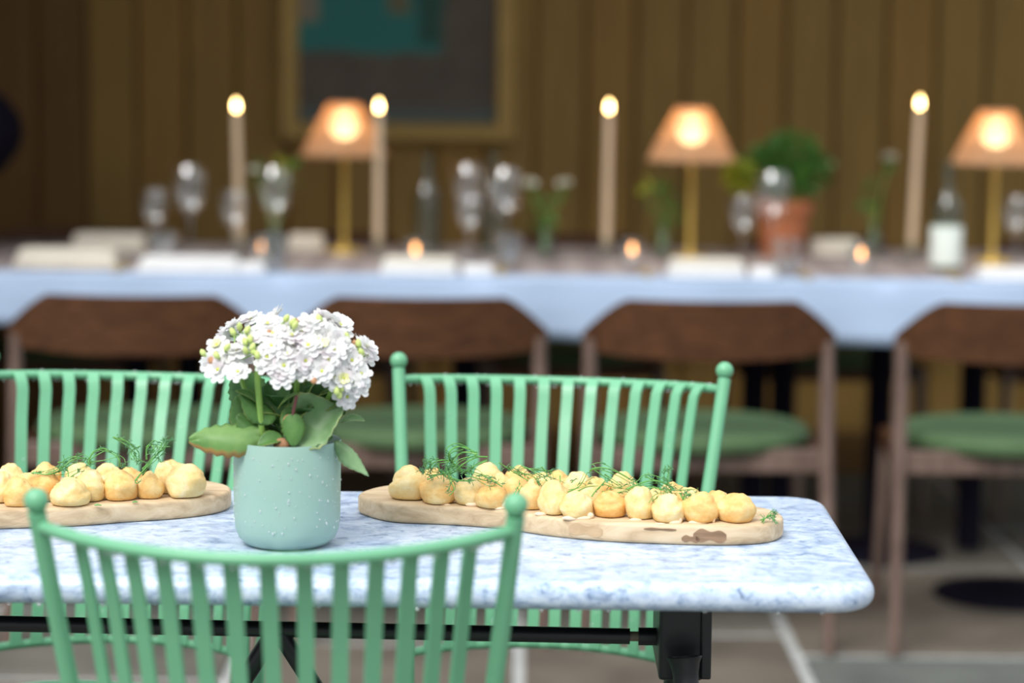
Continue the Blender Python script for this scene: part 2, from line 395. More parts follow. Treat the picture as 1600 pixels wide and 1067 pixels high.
structure(MB().box((-1.80, 6.25, 1.4), (.08, 2.3, 2.8)).build('shade_wall_left', M['wall3'], smooth=False))  # unseen side wall, placed and lengthened to shade the back wall's left end
ceil = structure(MB().box((0, 6.32, 2.66), (5.0, 2.36, .06)).build('ceiling', M['ceiling'], smooth=False))

# ================================================================== MARBLE TABLE
TX, TY, TZ = -.362, 2.733, .73
table = thing('bistro_table', 'marble-topped bistro table on a black iron base with mint chairs around it', 'table', (TX, TY, 0), R(-.7))
ol = rrect(.75, .265, .052, 10)
MB().loft(edge_rings(ol, TZ-.031, TZ, .0145, 6)).build('tabletop', M['marble'], table)
ol2 = rrect(.69, .205, .03, 5)
MB().loft([[(p[0], p[1], z) for p in ol2] for z in (TZ-.037, TZ-.030)]).build('top_frame', M['black_iron'], table, smooth=False)
for sx_ in (-1, 1):
    cx = .556*sx_
    MB().box((cx, 0, .6385), (.050, .15, .121)).build('bracket', M['black_iron'], table, smooth=False, bevel=.004)
    MB().box((cx+.0275*sx_, -.02, .640), (.012, .12, .118)).build('side_plate', M['black_iron'], table, smooth=False, bevel=.002)
    for sy in (-1, 1):
        q = MB(); top = Vector((cx+.002, .098*sy, .612)); foot = Vector((cx+.05*sx_, .22*sy, .0)); ax = (top-foot)
        L = ax.length; rot = Vector((0, 0, 1)).rotation_difference(ax.normalized()).to_matrix()
        prof = [(.012, 0), (.028, 0), (.026, .012), (.014, .03), (.012, .08), (.016, .2), (.019, .34), (.0165, .46), (.013, .52), (.018, .54), (.013, .555), (.0125, L-.07), (.0165, L-.055), (.0180, L-.044), (.0165, L-.036), (.0140, L-.029), (.0145, L-.018), (.0170, L-.007), (.0200, L-.001), (.0195, L), (.0165, L), (.0145, L-.010), (.0001, L-.014)]
        q.lathe(prof, 22, foot, mat=rot); q.build('leg', M['black_iron'], table)
bz0, bz1 = .6185, .6105
MB().tube([(-.53, 0, bz0), (.501, 0, bz1)], .0092, 14).build('tie_bar', M['black_iron'], table)
MB().tube([(.499, 0, bz1), (.515, 0, bz1)], .0058, 12).build('threaded_rod', M['rusty'], table)
MB().tube([(.511, 0, bz1), (.534, 0, bz1)], .0105, 12).build('rod_collar', M['black_iron'], table)
for sx_ in (-1, 1):
    MB().tube([(.094 + .004*sx_, 0, .608), (.094 + .20*sx_, 0, .30)], .0105, 12).build('brace', M['black_iron'], table)
q = MB()
for i in range(34):
    xx = random.uniform(-.6, .70); q.ball((xx, -.258 + random.uniform(0, .012), TZ-.0312), random.uniform(.0014, .0030), 8, 6, (1.1, .8, .9))
stuff(q.build('water_drops', M['water'], table))

# ================================================================== MINT CHAIRS
def make_bistro_chair():
    root = thing('bistro_chair', 'x', 'chair')
    REC = math.tan(R(16)); ZB, ZT = .475, .832
    def arc(ang, z):
        t = (z-ZB)/(ZT-ZB); rad = .292*(.84+.16*t); yc = .17 + (z-ZB)*REC - rad*math.cos(R(49.5))
        return Vector((rad*math.sin(R(ang)), yc + rad*math.cos(R(ang)), z))
    def dip(a): return -.009*math.cos(R(a)*90/49.5)
    for s_ in (-1, 1):
        a = 49.5*s_
        top = arc(a, .846); bot = arc(a, ZB)
        pts = smooth_path([(bot.x*1.06, bot.y+.045, 0), (bot.x*1.01, bot.y+.012, .25), bot, top], 5)
        p = MB().tube(pts, .0088, 12).build('post', M['mint'], root)
        MB().ball((top.x, top.y+.001, .857), .0118, 18, 12).build('finial', M['mint'], p)
        MB().tube(smooth_path([(.160*s_, -.17, .430), (.167*s_, -.18, .22), (.172*s_, -.185, 0)], 4), .0088, 10).build('front_leg', M['mint'], root)
    rail = [arc(a, ZT) + Vector((0, .0, dip(a))) for a in [49.5*k/16 for k in range(-16, 17)]]
    rl = MB().tube(rail, .0062, 10).build('top_rail', M['mint'], root)
    MB().tube([arc(49.5*k/12, ZB) for k in range(-12, 13)], .006, 8).build('lower_rail', M['mint'], root)
    for k in range(13):
        a = -42 + 84*k/12; c_, s_ = math.cos(R(a)), math.sin(R(a)); inn = Vector((-s_, -c_, 0)); tan = Vector((c_, -s_, 0))
        d = dip(a); pts = []
        for zz in (ZB, .58, .69, .775): pts.append(arc(a, zz) + inn*.020 + Vector((0, 0, d*(zz-ZB)/(ZT-ZB))))
        top = arc(a, ZT) + Vector((0, 0, d))
        for an in (0, 25, 50, 75, 92):
            pts.append(top + inn*(.022*math.cos(R(an))) + Vector((0, 0, -.020 + .0235*math.sin(R(an)))))
        pts[0] += -inn*.014
        MB().strap(pts, [tan]*len(pts), .0155, .0042).build('slat', M['mint'], root, smooth=True)
    # seat: hoop and straps
    hoop = [(.172*math.copysign(abs(math.cos(t))**.7, math.cos(t)), .185*math.copysign(abs(math.sin(t))**.7, math.sin(t))-.02, .432) for t in [2*math.pi*k/36 for k in range(37)]]
    MB().tube(hoop, .008, 8, caps=False).build('seat_hoop', M['mint'], root)
    for k in range(9):
        xx = -.136 + .272*k/8; yy = .185*(1-(abs(xx)/.172)**2.86)**(1/2.86)
        MB().strap([(xx, -yy-.02, .435), (xx, -.02, .427), (xx, yy-.02, .435)], [(1, 0, 0)]*3, .022, .003).build('seat_strap', M['mint'], root)
    q = MB()
    for k in range(60):
        a = random.uniform(-47, 47); p = arc(a, ZT) + Vector((0, 0, dip(a))); up = random.random() < .55
        q.ball((p.x, p.y-.001, p.z+(.006 if up else -.0075)), random.uniform(.0009, .0022), 6, 5, (1.1, 1, 1.2 if not up else .7))
    stuff(q.build('water_drops', M['water'], root))
    q = MB()
    for k in range(130):
        kk = random.randrange(13); a = -42+84*kk/12 + random.uniform(-1.2, 1.2); zz = random.uniform(.50, .80); p = arc(a, zz); c_, s_ = math.cos(R(a)), math.sin(R(a))
        p += Vector((-s_, -c_, 0))*.0222 + Vector((0, 0, dip(a)*(zz-ZB)/(ZT-ZB))); q.ball(p, random.uniform(.0006, .0013), 6, 4, (1, .7, 1.2))
    stuff(q.build('slat_drops', M['water'], root))
    return root
ch = make_bistro_chair()
ch.location = (.0195, 2.981, 0); ch.rotation_euler = (0, 0, R(-9.5))
ch['label'] = 'mint green metal bistro chair facing the camera behind the board with dark knots'
c2_ = copytree(ch); c2_.location = (-.541, 2.985, 0); c2_.rotation_euler = (0, 0, R(-9.5))
c2_['label'] = 'mint green metal bistro chair partly hidden behind the potted white flowers'
c3_ = copytree(ch); c3_.location = (-.2185, 2.498, 0); c3_.rotation_euler = (0, 0, R(180))
c3_['label'] = 'mint green metal bistro chair seen from the back, in front of the marble table'
for c_ in (ch, c2_, c3_): c_['group'] = 'mint bistro chairs'

# ================================================================== SERVING BOARDS
BT = .753
outR = [(-.181,2.85),(-.170,2.815),(-.135,2.779),(-.072,2.767),(-.01,2.745),(.045,2.706),(.11,2.678),(.18,2.666),(.245,2.663),(.29,2.680),(.311,2.715),(.309,2.755),(.285,2.79),(.22,2.825),(.14,2.862),(.05,2.90),(-.03,2.925),(-.10,2.926),(-.155,2.90)]
outL = [(-.80,2.74),(-.74,2.705),(-.66,2.703),(-.58,2.718),(-.50,2.738),(-.445,2.765),(-.389,2.789),(-.350,2.822),(-.336,2.862),(-.348,2.902),(-.39,2.935),(-.46,2.948),(-.56,2.940),(-.66,2.92),(-.76,2.89),(-.81,2.82)]
def board(name, outl, label, tz=TZ):
    cx = sum(p[0] for p in outl)/len(outl); cy = sum(p[1] for p in outl)/len(outl)
    o = thing(name, label, 'serving board', (cx, cy, tz), 0, 'wooden serving boards')
    pts = smooth_closed([(p[0]-cx, p[1]-cy) for p in outl], 5)
    MB().loft(edge_rings(pts, .0003, BT-tz, .0045, 3)).build('plank', M['board'], o)
    return o, pts, (cx, cy)
bR, ptsR, cR = board('serving_board', outR, 'waisted olive wood board with dark knots on its edge under choux buns')
bL, ptsL, cL = board('serving_board', outL, 'plain-edged wooden board under choux buns, its end beside the flower pot')
# knots: dark inlays let into the front rim of the knotted board
def knot(x0, x1, zc, hh, name, mk='knot'):
    seg = []; n = 14
    front = sorted([p for p in ptsR if p[1] < -.02], key=lambda p: p[0])
    def yat(x):
        for a, b in zip(front, front[1:]):
            if a[0] <= x <= b[0]: return a[1] + (b[1]-a[1])*(x-a[0])/max(1e-6, b[0]-a[0])
        return front[-1][1]
    q = MB(); rings = []
    for i in range(n+1):
        t = i/n; x = x0+(x1-x0)*t; h_ = hh*(math.sin(math.pi*(.06+.88*t))**.6)*(1+.35*math.sin(t*9)); y = yat(x); zz = zc + .12*hh*math.sin(t*5)
        h_ = min(h_, .0098)
        rings.append([(x, y-.0005, zz-h_), (x, y-.0005, zz+h_), (x, y+.003, zz+h_), (x, y+.003, zz-h_)])
    q.loft(rings); q.build(name, M[mk], bR, smooth=False)
knot(.205-cR[0], .242-cR[0], .0112, .0072, 'knot'); knot(.192-cR[0], .212-cR[0], .0075, .0038, 'knot'); knot(.150-cR[0], .186-cR[0], .0175, .0014, 'knot'); knot(.066-cR[0], .104-cR[0], .0118, .0066, 'heartwood_patch', 'heart')

# ================================================================== CHOUX BUNS
BUNS_R=[(-0.1199,2.8148,0.0430,0.0370),(-0.0851,2.7904,0.0382,0.0300),(-0.0476,2.7832,0.0345,0.0290),(-0.0217,2.7639,0.0342,0.0290),(0.0241,2.7573,0.0305,0.0330),(0.0488,2.7277,0.0324,0.0360),(0.0748,2.7100,0.0336,0.0270),(0.1136,2.7173,0.0379,0.0270),(0.1474,2.7057,0.0328,0.0340),(0.1776,2.6885,0.0333,0.0290),(0.2140,2.6917,0.0376,0.0310),(0.2548,2.6949,0.0412,0.0290),(-0.0803,2.8259,0.0313,0.0257),(-0.0942,2.8773,0.0299,0.0245),(-0.0280,2.8891,0.0358,0.0294),(-0.0130,2.8457,0.0299,0.0245),(0.0100,2.9017,0.0299,0.0245),(0.0061,2.8175,0.0313,0.0257),(0.0368,2.8601,0.0284,0.0233),(0.0571,2.8793,0.0284,0.0233),(0.0803,2.8528,0.0313,0.0257),(0.1019,2.8325,0.0284,0.0233),(0.1335,2.8452,0.0336,0.0275),(0.0921,2.7631,0.0284,0.0233),(0.1888,2.8025,0.0284,0.0233),(0.1711,2.7700,0.0269,0.0220),(0.2070,2.7625,0.0299,0.0245),(0.2374,2.7365,0.0313,0.0257)]
BUNS_L=[(-0.3832,2.8170,0.0460,0.0360),(-0.4250,2.8026,0.0296,0.0300),(-0.4570,2.7911,0.0375,0.0320),(-0.4903,2.7840,0.0338,0.0340),(-0.5086,2.7532,0.0413,0.0300),(-0.5420,2.7810,0.0330,0.0320),(-0.5666,2.7470,0.0319,0.0310),(-0.5922,2.7705,0.0336,0.0330),(-0.4113,2.8380,0.0284,0.0350),(-0.4871,2.8790,0.0313,0.0257),(-0.4597,2.8791,0.0269,0.0220),(-0.4186,2.9338,0.0269,0.0220),(-0.6011,2.8660,0.0328,0.0269),(-0.5610,2.8775,0.0328,0.0269),(-0.5239,2.8896,0.0299,0.0245),(-0.5702,2.8188,0.0299,0.0245)]
SPRIG_R1=[[(-0.0274,2.768,0.8104),(-0.0396,2.768,0.8108),(-0.0542,2.768,0.8042),(-0.0609,2.768,0.7982),(-0.0667,2.7659,0.7926),(-0.0802,2.7635,0.7899),(-0.0909,2.7627,0.789),(-0.0968,2.7651,0.7915)],[(-0.0274,2.768,0.8069),(-0.0425,2.768,0.8014),(-0.0512,2.768,0.7963),(-0.0609,2.7667,0.7935)],[(-0.0387,2.768,0.8132),(-0.0494,2.768,0.82),(-0.0611,2.768,0.8234),(-0.0699,2.768,0.8188),(-0.0713,2.768,0.8109),(-0.0668,2.768,0.8031),(-0.059,2.768,0.7963),(-0.0492,2.7674,0.7945),(-0.0355,2.7651,0.7921),(-0.0248,2.7611,0.7879),(-0.0091,2.7525,0.7788)],[(-0.0397,2.768,0.8152),(-0.0543,2.768,0.8165),(-0.0649,2.768,0.81),(-0.0688,2.768,0.8031),(-0.0716,2.7674,0.7943),(-0.0684,2.758,0.7841),(-0.0652,2.7509,0.7765),(-0.0708,2.7438,0.7689)],[(-0.0707,2.768,0.8065),(-0.0824,2.768,0.8074),(-0.0912,2.768,0.8034),(-0.096,2.768,0.7959),(-0.0989,2.768,0.7998),(-0.098,2.768,0.8053),(-0.0922,2.768,0.8048)],[(-0.0531,2.7651,0.7919),(-0.0393,2.7611,0.7878),(-0.0276,2.758,0.7845),(-0.0179,2.7564,0.7829)],[(-0.0843,2.768,0.8019),(-0.0824,2.768,0.795),(-0.0764,2.7659,0.7925),(-0.0665,2.7611,0.7875),(-0.0548,2.7588,0.7851),(-0.0402,2.7584,0.7848)],[(-0.0966,2.7596,0.7855),(-0.0861,2.7635,0.7899),(-0.0716,2.768,0.7952)]]
SPRIG_R2=[[(0.0121,2.765,0.8008),(0.0223,2.765,0.7968),(0.0325,2.763,0.792),(0.0407,2.7589,0.7877),(0.0437,2.7531,0.7815)],[(0.0274,2.765,0.7978),(0.0376,2.765,0.7959),(0.0468,2.765,0.796)],[(0.0355,2.765,0.801),(0.0396,2.765,0.7959),(0.0437,2.7606,0.7895)],[(-0.0135,2.765,0.8057),(-0.0053,2.765,0.7996),(0.0029,2.7647,0.7935),(0.0152,2.7589,0.7874),(0.0234,2.7564,0.7848)],[(0.0029,2.765,0.7945),(0.0132,2.7639,0.7927),(0.0254,2.7606,0.7893),(0.0315,2.7556,0.784)],[(0.0022,2.7424,0.7696),(0.0072,2.749,0.7767),(0.0112,2.7548,0.7829)],[(0.0072,2.7441,0.7714),(0.0132,2.7523,0.7803)],[(0.057,2.7618,0.7909),(0.0572,2.7581,0.7869),(0.0569,2.7548,0.7834)],[(0.0702,2.7556,0.7844),(0.0722,2.7573,0.7862),(0.0732,2.7581,0.7871)]]
SPRIG_R3=[[(0.0656,2.7286,0.7789),(0.0777,2.7327,0.7834),(0.0839,2.7385,0.7896),(0.088,2.745,0.7967)],[(0.0756,2.7286,0.779),(0.0878,2.7327,0.7835),(0.1009,2.7335,0.7845)],[(0.0927,2.7236,0.774),(0.0978,2.7302,0.781),(0.106,2.7352,0.7863),(0.118,2.7319,0.7829),(0.1331,2.7294,0.7804)],[(0.091,2.745,0.7998),(0.096,2.745,0.804),(0.1081,2.745,0.8041),(0.1234,2.745,0.7981),(0.1364,2.7393,0.791),(0.1464,2.7352,0.7867)],[(0.096,2.745,0.8019),(0.1082,2.7418,0.7934),(0.1181,2.736,0.7873),(0.1281,2.7302,0.7813)],[(0.1048,2.7277,0.7784),(0.1179,2.7269,0.7777),(0.1281,2.7294,0.7804),(0.1484,2.7352,0.7867)]]
SPRIG_R4=[[(0.1324,2.7078,0.7849),(0.1445,2.7135,0.79),(0.1563,2.715,0.7946),(0.1681,2.715,0.7948),(0.1799,2.7124,0.7893),(0.1867,2.7061,0.7839)],[(0.1527,2.715,0.8),(0.1634,2.715,0.7959),(0.1717,2.715,0.7924),(0.1833,2.709,0.7864)],[(0.1833,2.709,0.7864),(0.1782,2.715,0.7925),(0.1787,2.715,0.8021),(0.1803,2.715,0.8105)],[(0.1443,2.7101,0.787),(0.1621,2.7112,0.7882),(0.1738,2.709,0.7863),(0.1914,2.7067,0.7845),(0.2103,2.7073,0.7852)],[(0.1472,2.693,0.7722),(0.1554,2.6908,0.7703),(0.1626,2.6965,0.7753),(0.1711,2.701,0.7793),(0.1818,2.7021,0.7804)],[(0.1914,2.7056,0.7835),(0.1957,2.6976,0.7766),(0.1983,2.7033,0.7816),(0.2029,2.701,0.7796)],[(0.1957,2.6976,0.7766),(0.1958,2.6896,0.7697)]]
SPRIG_R5=[[(0.2816,2.6828,0.76),(0.2888,2.685,0.762),(0.2997,2.6884,0.765)],[(0.2837,2.6799,0.7575),(0.2887,2.6839,0.761),(0.2961,2.6873,0.764),(0.2967,2.681,0.7586)]]
SPRIG_L1=[[(-0.5574,2.778,0.7856),(-0.5431,2.776,0.7842),(-0.5313,2.778,0.7859),(-0.5214,2.785,0.7923),(-0.512,2.785,0.8),(-0.5026,2.785,0.8019),(-0.4933,2.785,0.7992),(-0.4906,2.785,0.7917)],[(-0.5576,2.779,0.7864),(-0.5386,2.777,0.785),(-0.5252,2.78,0.7875),(-0.512,2.785,0.7943),(-0.498,2.785,0.7982)],[(-0.4915,2.785,0.7954),(-0.4904,2.785,0.804),(-0.4838,2.785,0.8116),(-0.4745,2.785,0.8126),(-0.4652,2.785,0.808),(-0.4569,2.785,0.8024),(-0.456,2.785,0.7929)],[(-0.4896,2.785,0.7983),(-0.4746,2.785,0.8003),(-0.4606,2.785,0.8042)],[(-0.5216,2.765,0.776),(-0.516,2.77,0.7798),(-0.5134,2.771,0.7806)],[(-0.5134,2.771,0.7806),(-0.5077,2.776,0.7845),(-0.5026,2.779,0.7869)],[(-0.5134,2.771,0.7806),(-0.515,2.778,0.786),(-0.5177,2.785,0.7914)],[(-0.5134,2.771,0.7806),(-0.5039,2.77,0.78),(-0.5004,2.766,0.7769)],[(-0.5288,2.785,0.797),(-0.5213,2.785,0.7975),(-0.5148,2.785,0.799)]]
SPRIG_L2=[[(-0.465,2.79,0.8259),(-0.4572,2.79,0.8246),(-0.4481,2.79,0.8228),(-0.4409,2.79,0.8164),(-0.4355,2.79,0.8091),(-0.4356,2.79,0.798)],[(-0.4336,2.79,0.8156),(-0.4428,2.79,0.8109),(-0.441,2.79,0.8053),(-0.4337,2.79,0.8008)],[(-0.4264,2.79,0.7999),(-0.4263,2.79,0.8129),(-0.4208,2.79,0.8175),(-0.4163,2.79,0.8148),(-0.4172,2.79,0.8102),(-0.4227,2.79,0.8074)],[(-0.4374,2.7717,0.7772),(-0.4324,2.7804,0.784),(-0.4256,2.79,0.7926),(-0.4173,2.79,0.8028),(-0.4108,2.79,0.8112),(-0.408,2.79,0.8204)],[(-0.43,2.7892,0.7908),(-0.4191,2.79,0.8),(-0.4081,2.79,0.813),(-0.4044,2.79,0.8205)],[(-0.4163,2.79,0.8167),(-0.409,2.79,0.8158),(-0.398,2.79,0.8164)],[(-0.4136,2.79,0.8028),(-0.4109,2.79,0.801),(-0.4091,2.79,0.7973)],[(-0.4365,2.7717,0.7772),(-0.4345,2.7702,0.7761),(-0.4326,2.7697,0.7757)]]
def bun_mesh(seed, mk):
    # a smooth bulging body with a lumpy cap that has lifted and cracked open along one side
    rnd = random.Random(seed); off = Vector((seed*7.3, seed*3.1, seed*1.7)); n, h = 34, 24
    tilt = Vector((rnd.uniform(-.3, .3), rnd.uniform(-.3, .3), 1)).normalized(); cz = rnd.uniform(.08, .38); capf = rnd.uniform(.80, .90); deep = rnd.uniform(.05, .10)
    vs = []; fs = []
    for i in range(h+1):
        th = math.pi*i/h
        for k in range(n):
            a = 2*math.pi*k/n; d = Vector((math.sin(th)*math.cos(a), math.sin(th)*math.sin(a), -math.cos(th)))
            r_ = 1 + .13*noise.noise(d*1.2+off) + .05*noise.noise(d*2.6+off)
            s_ = d.dot(tilt) - cz + .13*noise.noise(d*1.8-off)
            open_ = max(0, noise.noise(d*1.1+off*2)+.35)
            r_ -= deep*open_*math.exp(-(s_/.06)**2)*1.6
            k_ = min(1, max(0, s_*4)); r_ *= 1-(1-capf)*k_*k_*(3-2*k_)
            if s_ > 0: r_ += .07*noise.noise(d*3.2-off)*min(1, s_*3)
            p = d*r_; z = p.z
            if z < -.55: z = -.55 + (z+.55)*.14
            vs.append((p.x*.5, p.y*.5, z))
    for i in range(h):
        for k in range(n): fs.append((i*n+k, i*n+(k+1) % n, (i+1)*n+(k+1) % n, (i+1)*n+k))
    me = MB().add(vs, fs).mesh('choux_bun', M[mk], soft=True)
    zmin = min(v.co.z for v in me.vertices); zmax = max(v.co.z for v in me.vertices)
    for v in me.vertices: v.co.z = (v.co.z - zmin)/(zmax-zmin)
    return me
BV = [bun_mesh(i+1, ('choux', 'choux_pale', 'choux', 'choux_dark', 'choux', 'choux_pale', 'choux', 'choux_pale')[i]) for i in range(8)]
special = {0: ('large pale choux bun at the round end of the knotted board', 1), 3: ('choux bun with cream squeezed out of its side on the knotted board', 0), 6: ('choux bun sitting in a ring of cream on the knotted board', 7),
           7: ('wide toasted choux bun on the knotted board', 3), 10: ('choux bun with two drips of cream on the knotted board', 2), 11: ('broad golden choux bun at the narrow end of the knotted board', 4), 9: ('round pale lemon choux bun on the knotted board', 5)}
def put_bun(x, y, w_, h_, vi, label, group, rz):
    o = obj('choux_bun', BV[vi], None, (x, y, BT), (0, 0, rz), (w_*1.13, w_*1.13, h_*1.08)); tag(o, label, 'bun', group); return o
rb = random.Random(3)
ORD = ('first', 'second', 'third', 'fourth', 'fifth', 'sixth', 'seventh', 'eighth', 'ninth', 'tenth', 'eleventh', 'twelfth')
bunobj = []
for i, (x, y, w_, h_) in enumerate(BUNS_R):
    sp_ = special.get(i); vi = sp_[1] if sp_ else rb.randrange(8)
    bunobj.append(put_bun(x, y, w_, h_, vi, sp_[0] if sp_ else ('%s choux bun from the round end, along the knotted edge of the board' % ORD[i] if i < 12 else 'small choux bun in the rear heap of the knotted board, by the mint slats'), 'choux buns on the knotted board', rb.uniform(0, 6.28)))
BUNS_L += [(-.632, 2.748, .036, .031), (-.668, 2.752, .034, .030), (-.704, 2.750, .037, .031), (-.640, 2.790, .034, .029), (-.678, 2.794, .036, .030), (-.716, 2.792, .033, .029), (-.650, 2.832, .034, .028), (-.688, 2.836, .033, .028), (-.744, 2.768, .036, .030)]
for i, (x, y, w_, h_) in enumerate(BUNS_L):
    if i == 0: lb = 'big pale choux bun at the end of the plain-edged board by the flower pot'
    elif i < 8: lb = '%s choux bun from the flower pot, along the edge of the plain board' % ORD[i]
    elif i > 15: lb = 'choux bun at the end of the plain-edged board furthest from the flower pot'
    else: lb = 'small choux bun in the rear heap of the plain-edged board, by the mint slats'
    put_bun(x, y, w_, h_, 7 if i == 0 else rb.randrange(8), lb, 'choux buns on the plain-edged board', rb.uniform(0, 6.28))
def cream(bi, blobs):
    o = bunobj[bi]; q = MB()
    for ax, ay, az, r_, sq in blobs: q.ball((ax*.92, ay*.86, az), r_, 10, 7, sq)
    c_ = q.build('cream_filling', M['cream'], None); 
    mw = Matrix.LocRotScale(o.location, o.rotation_euler.to_quaternion(), o.scale)
    c_.data.transform(mw.inverted() @ Matrix.Translation(o.location)); c_.parent = o
cream(2, [(.004, -.016, .002, .006, (1.5, .8, .5)), (.011, -.014, .001, .005, (1.5, .7, .4))])
cream(3, [(.015, -.010, .003, .006, (.7, .8, 1.5)), (.010, -.014, .001, .005, (1.4, .7, .4)), (.018, -.010, .008, .003, (.6, .6, 2))])
cream(5, [(-.015, -.010, .001, .005, (1.5, .8, .5))])
cream(6, [(-.006, -.016, .001, .008, (1.4, .5, .35)), (.006, -.016, .001, .008, (1.4, .5, .35)), (.017, -.011, .003, .005, (.9, .7, .8))])
cream(8, [(-.006, -.015, .0, .005, (1.5, .6, .5))])
cream(9, [(.008, -.016, .001, .006, (1.2, .5, .5)), (-.010, -.019, .0, .004, (1.6, .7, .3)), (.014, -.012, .003, .004, (.8, .7, .9))])
cream(10, [(.002, -.0185, .006, .0028, (.8, .7, 2.2)), (.016, -.012, .006, .0035, (.7, .7, 2.0)), (-.004, -.018, .001, .008, (1.3, .4, .35))])
cream(1, [(.010, -.016, .0, .004, (1.6, .7, .4))])

# ================================================================== FENNEL SPRIGS
def sprig(lines, label, fuzz, group, seed):
    rnd = random.Random(seed); zb = min(p[2] for l in lines for p in l); p0 = lines[0][0]
    org = Vector((p0[0], p0[1], zb)); o = thing('fennel_sprig', label, 'herb', org, 0, group)
    st = MB(); lf = MB()
    dup = []
    for l in lines:
        dup.append(l)
        if len(l) > 3:
            for _ in range(2):
                ox, oz = rnd.uniform(-.006, .006), rnd.uniform(-.004, .006); k0 = rnd.randint(0, 1)
                dup.append([(p[0]+ox*min(1, i*.5)+rnd.uniform(-.0012, .0012), p[1]+rnd.uniform(-.003, .003), p[2]+oz*min(1, i*.5)+rnd.uniform(-.0012, .0012)) for i, p in enumerate(l)][k0:])
    for li, l in enumerate(dup):
        ph = rnd.uniform(0, 6); amp = .006 if len(l) > 3 else .002
        P = [Vector(p) - org + Vector((0, amp*math.sin(ph + 1.1*i), 0)) for i, p in enumerate(l)]
        path = smooth_path(P, 5); n = len(path); r0 = (.0010 if len(l) > 5 else .0008)*(1 if l in lines else .62)
        st.tube(path, [r0*(1-.55*i/n) for i in range(n)], 6)
        for i in range(2, n):
            if rnd.random() < fuzz*.6*(.15 + .85*i/n):
                t = (path[min(i+1, n-1)]-path[i-1]).normalized()
                for k in range(rnd.randint(1, 3)):
                    d = (t*.8 + Vector((rnd.gauss(0, 1), rnd.gauss(0, 1), rnd.gauss(0, .8)))).normalized(); L = rnd.uniform(.004, .008)
                    a = path[i]; b = a + d*L; lf.tube([a, a.lerp(b, .5)+Vector((0, 0, .0006)), b], [.00042, .00034, .00016], 4)
                    for kk in range(2):
                        d2 = (d + Vector((rnd.gauss(0, .7), rnd.gauss(0, .7), rnd.gauss(0, .7)))).normalized(); e = a.lerp(b, .45+.25*kk)
                        lf.tube([e, e+d2*L*.5], [.00032, .00015], 4)
    st.build('stem', M['dill'], o)
    if lf.v: stuff(lf.build('leaflets', M['dill_fine'], o, fix=False))
    return o
sprig(SPRIG_R1, 'tangled curly fennel sprig over the round end of the knotted board', .55, 'fennel sprigs on the buns', 1)
sprig(SPRIG_R2, 'feathery fennel sprig over the waist of the knotted board', .75, 'fennel sprigs on the buns', 2)
sprig(SPRIG_R3, 'long thin looping fennel sprig over the middle buns of the knotted board', .4, 'fennel sprigs on the buns', 3)
sprig(SPRIG_R4, 'bushy fennel sprig over the buns toward the narrow end of the knotted board', .8, 'fennel sprigs on the buns', 4)
sprig([[(x, y, z-.0035) for x, y, z in l] for l in SPRIG_R5], 'tiny fennel tip lying alone on the bare end of the knotted board', .9, 'fennel sprigs on the buns', 5)
sprig(SPRIG_L1, 'arching fennel sprig over the buns on the plain-edged board', .5, 'fennel sprigs on the buns', 6)
sprig(SPRIG_L2, 'upright bushy fennel sprig near the flower pot on the plain-edged board', .6, 'fennel sprigs on the buns', 7)
def snip(a, b, label): # small chopped leaf lying on wood or bun
    a, b = Vector(a), Vector(b); q = MB(); q.tube([Vector((0, 0, 0)), (b-a)*.5+Vector((0, 0, .0008)), b-a], [.0008, .0011, .0005], 6)
    o = q.build('herb_snip', M['dill'], None); o.location = a; tag(o, label, 'herb', 'chopped fennel snips')
snip((-.4795, 2.7465, BT+.001), (-.4715, 2.7465, BT+.001), 'fennel snip on bare wood before the third bun from the flower pot')
snip((-.4395, 2.7680, BT+.001), (-.4330, 2.7690, BT+.001), 'fennel snip on bare wood before the second bun from the flower pot')

# ================================================================== POTTED KALANCHOE
PX, PY = -.2485, 2.653
pl = thing('potted_kalanchoe', 'pale green pot with white flowering kalanchoe on the marble table', 'potted plant', (PX, PY, TZ))
prof = [(.0001, .0), (.036, .0), (.046, .0025), (.0535, .009), (.0575, .019), (.0590, .034), (.0598, .117), (.0592, .1185), (.0580, .117), (.0572, .09), (.0001, .088)]
pot = MB().lathe(prof, 64).build('pot', M['pot'], pl)
q = MB()
rd = random.Random(11)
for i in range(150):
    a = rd.uniform(math.pi*1.02, math.pi*1.98) if rd.random() < .8 else rd.uniform(0, math.pi); z = rd.uniform(.022, .112); r_ = .0592+.0006*(z-.03)/.09
    s_ = rd.choice((.0005, .0006, .0008, .001, .0014)); q.ball((r_*math.cos(a), r_*math.sin(a), z), s_, 7, 5, (1, 1, rd.uniform(1, 1.6)))
stuff(q.build('water_drops', M['water'], pot))
MB().lathe([(.0001, .094), (.03, .096), (.0575, .093), (.0575, .088)], 32).build('soil', M['soil'], pl)
U = .000711
def sk(u, v, dy=0.0): return Vector((u*U*(1+dy*.37), dy, v*U - dy*.12))
